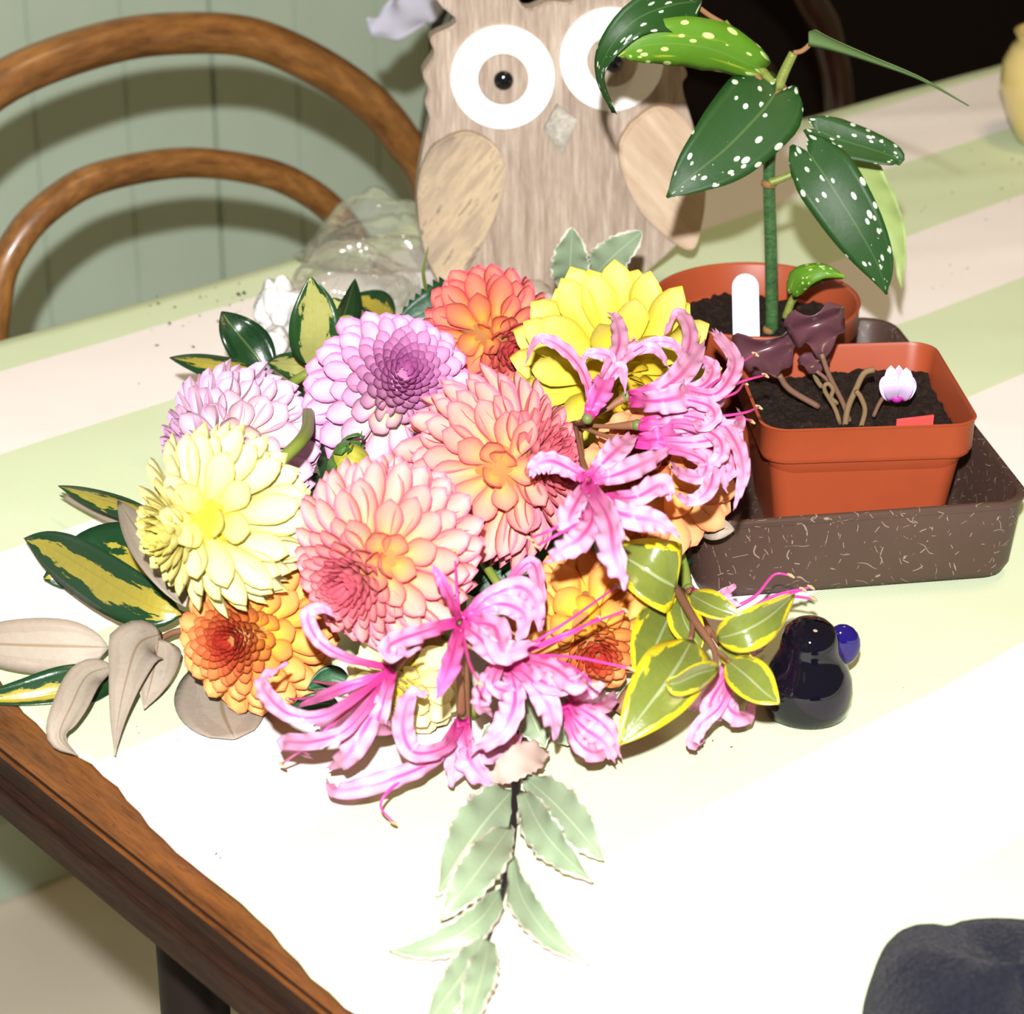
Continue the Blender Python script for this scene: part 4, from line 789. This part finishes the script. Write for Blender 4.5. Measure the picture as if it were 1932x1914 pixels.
floret(hd, (948, 1236), hub, 5.6, 3.6, [([(952, 1243), (970, 1290), (968, 1340), (938, 1388), (888, 1420)], 28), ([(962, 1248), (1008, 1290), (1038, 1340), (1050, 1396)], 27), ([(972, 1240), (1040, 1258), (1088, 1290), (1104, 1270)], 24, 6.4), ([(968, 1246), (1030, 1290), (1086, 1306)], 22, 5.8), ([(950, 1240), (920, 1280), (905, 1330), (930, 1350)], 22), ([(952, 1240), (930, 1290), (960, 1310), (950, 1335)], 18)],
       [[(975, 1232), (1060, 1180), (1165, 1106)], [(975, 1235), (1080, 1190), (1180, 1152)], [(975, 1238), (1080, 1240), (1190, 1262)], [(975, 1240), (1060, 1250), (1124, 1292)], [(975, 1238), (1070, 1200), (1130, 1165)]], .8, (), 6.6)
floret(hd, (746, 1258), (790, 1210, 6.2), 5.0, 1.8, [([(742, 1262), (655, 1242), (602, 1210), (580, 1162), (608, 1148), (634, 1166)], 16, 7.4), ([(742, 1266), (640, 1302), (560, 1335)], 13), ([(742, 1265), (700, 1318), (650, 1358), (590, 1372)], 24), ([(742, 1265), (705, 1345), (655, 1425), (618, 1450)], 28), ([(740, 1270), (722, 1330), (716, 1370), (762, 1374)], 22), ([(740, 1265), (625, 1345), (552, 1350), (505, 1312), (498, 1280), (546, 1250)], 18, 5.6), ([(740, 1267), (660, 1372), (590, 1400), (535, 1402), (592, 1432)], 18)],
       [[(742, 1266), (650, 1290), (580, 1285)], [(742, 1266), (640, 1310), (545, 1320)], [(742, 1266), (600, 1390), (532, 1442)]], .8, (1,))
floret(hd, (870, 1350), hub, 2.6, 1.2, [([(870, 1356), (842, 1408), (782, 1420), (760, 1372), (776, 1312), (812, 1312)], 22, 4.6), ([(870, 1356), (822, 1430), (740, 1470), (640, 1492), (616, 1470)], 22), ([(870, 1360), (866, 1420), (850, 1486)], 30), ([(874, 1360), (884, 1430), (932, 1492)], 28), ([(872, 1360), (890, 1418), (958, 1402), (970, 1378)], 26)],
       [[(820, 1430), (745, 1482), (718, 1520), (742, 1552)]], .5)
floret(hd, (1058, 1322), (960, 1250, 5.4), 3.6, 1.6, [([(1060, 1330), (1100, 1372), (1140, 1402), (1162, 1442)], 24), ([(1075, 1318), (1108, 1304), (1142, 1290)], 20, 5.0), ([(1064, 1338), (1090, 1400), (1130, 1420), (1150, 1382)], 20), ([(1068, 1320), (1140, 1370), (1172, 1432)], 22), ([(1080, 1320), (1130, 1330), (1165, 1310)], 22)], [], .6)
hd = nerine('shaded pink nerine head beneath the yellow-edged leaves by the dark glass', (1385, 1300), None)
hub = (1340, 1190, 3.0)
STEMS.append((hd, onz(1340, 1190, .03), .0026, M['ped'], None))
floret(hd, (1375, 1235), hub, 3.2, 1.2, [([(1390, 1240), (1342, 1298), (1300, 1340)], 24), ([(1388, 1255), (1362, 1328), (1322, 1368), (1306, 1402), (1330, 1398)], 17), ([(1382, 1258), (1372, 1328), (1402, 1350), (1422, 1322)], 24), ([(1392, 1250), (1428, 1218), (1452, 1200)], 18), ([(1390, 1250), (1420, 1266), (1426, 1294)], 16), ([(1385, 1255), (1340, 1330), (1372, 1352)], 22)], [], .4)
floret(hd, (1300, 1112), hub, 3.4, 4.0, [([(1304, 1112), (1345, 1130), (1365, 1122), (1390, 1102)], 14), ([(1304, 1115), (1350, 1135), (1400, 1142)], 16)],
       [[(1380, 1150), (1425, 1125), (1460, 1085), (1492, 1086)], [(1400, 1160), (1460, 1125), (1530, 1108)], [(1400, 1162), (1480, 1128), (1535, 1130)], [(1400, 1160), (1470, 1130), (1515, 1112)]], .3)
# ------------------------------------------------------------------ stems of the bunch, each down to the cloth by its own way
for b, st_, r_, p, k in BUDS: SPH.append((p, k)); STEMS.append((b, st_, r_, M['gst'], len(SPH)-1))
OBS = []
for o in scn.objects:
    if o.name.split('.')[0] in ('leaf', 'stem', 'tepal', 'floret', 'stamen', 'fallen_leaf', 'bract') and o.type == 'MESH' and o.parent and o.parent.name.split('_')[0] != 'potted': OBS += [tuple(v.co) for v in o.data.vertices][::2]
from mathutils.kdtree import KDTree
kd = KDTree(len(OBS))
for i, p in enumerate(OBS): kd.insert(p, i)
kd.balance(); PLACED = []
for par, a, r_, m_, own in STEMS:
    best = None
    for ln in (.012, .025, .04, .06):
        for k in range(24):
            d_ = Vector((math.cos(k*PI/12), math.sin(k*PI/12), 0)); e = Vector((a.x, a.y, TZ+.0046+r_))+d_*ln
            for bow in (.2, .5, .85):
                mid = a.lerp(e, .55); mid = mid.lerp(Vector((a.x, a.y, mid.z)) if bow < .5 else Vector((e.x, e.y, mid.z)), bow*.5)
                C = catmull([a, mid, e], 12); cost = ln*2+max(0, d_.y*-1)*.02
                for p in C[1:]:
                    for si, (c, R) in enumerate(SPH):
                        if si != own: cost += max(0, R*1.08-(p-c).length)*9
                    cost += max(0, r_+.0025-kd.find(p)[2])*60
                    for q_ in PLACED: cost += .5 if (p-q_).length < .0056 else 0
                if best is None or cost < best[0]: best = (cost, a, mid, e)
    PLACED += catmull(best[1:], 24); tube('stem', best[1:], r_, par, [m_], 14, 8)
# ------------------------------------------------------------------ soil crumbs on the cloth
vs = []; fs = []; rnd = random.Random(12)
def crumb(p, r):
    b = len(vs); el = rnd.uniform(1, 2.2); a = rnd.uniform(0, PI)
    for i in range(6):
        t = 2*PI*i/6+.3; x, y = math.cos(t)*r*el, math.sin(t)*r*rnd.uniform(.6, 1.1); vs.append(p+Vector((x*math.cos(a)-y*math.sin(a), x*math.sin(a)+y*math.cos(a), 0)))
    vs.append(p+Vector((0, 0, r*rnd.uniform(.6, 1.2))))
    for i in range(6): fs.append((b+i, b+(i+1) % 6, b+6))
    fs.append(tuple(b+i for i in range(5, -1, -1)))
for (x, y, r) in [(450, 556, 9), (460, 553, 8), (365, 655, 7), (320, 610, 7), (296, 652, 5), (412, 607, 5), (378, 562, 4), (330, 580, 4), (296, 560, 4), (408, 1612, 6), (416, 1620, 6), (262, 1384, 4), (258, 1372, 4), (1885, 468, 5), (1900, 475, 4), (1860, 415, 4), (1890, 356, 4), (1718, 490, 4), (1610, 1225, 3), (1345, 1398, 4), (1380, 1410, 4), (640, 1530, 3), (1620, 1650, 3)]:
    p = onz(x, y, .0016); crumb(p, px(r*.55, p))
for i in range(90):
    x, y = rnd.uniform(250, 1900), rnd.uniform(420, 1750)
    p = onz(x, y, .0018); uu = p.dot(U); vv = p.dot(V)
    if uu < .40 or vv > 1.05 or (x > 1240 and y < 1180): continue
    crumb(p, px(rnd.uniform(.5, 1.3), p))
for (x, y) in [(rnd.uniform(280, 470), 0) for _ in range(26)]+[(rnd.uniform(1650, 1930), 1) for _ in range(24)]:
    yy = 690-.29*x+rnd.uniform(-40, 60) if y == 0 else rnd.uniform(280, 700); p = onz(x, yy, .0018); crumb(p, px(rnd.uniform(.8, 2.), p))
o = mesh('soil_crumbs', vs, fs, None, [M['soil']], False); tag(o, 'specks of soil scattered over the striped tablecloth', 'soil', kind='stuff')
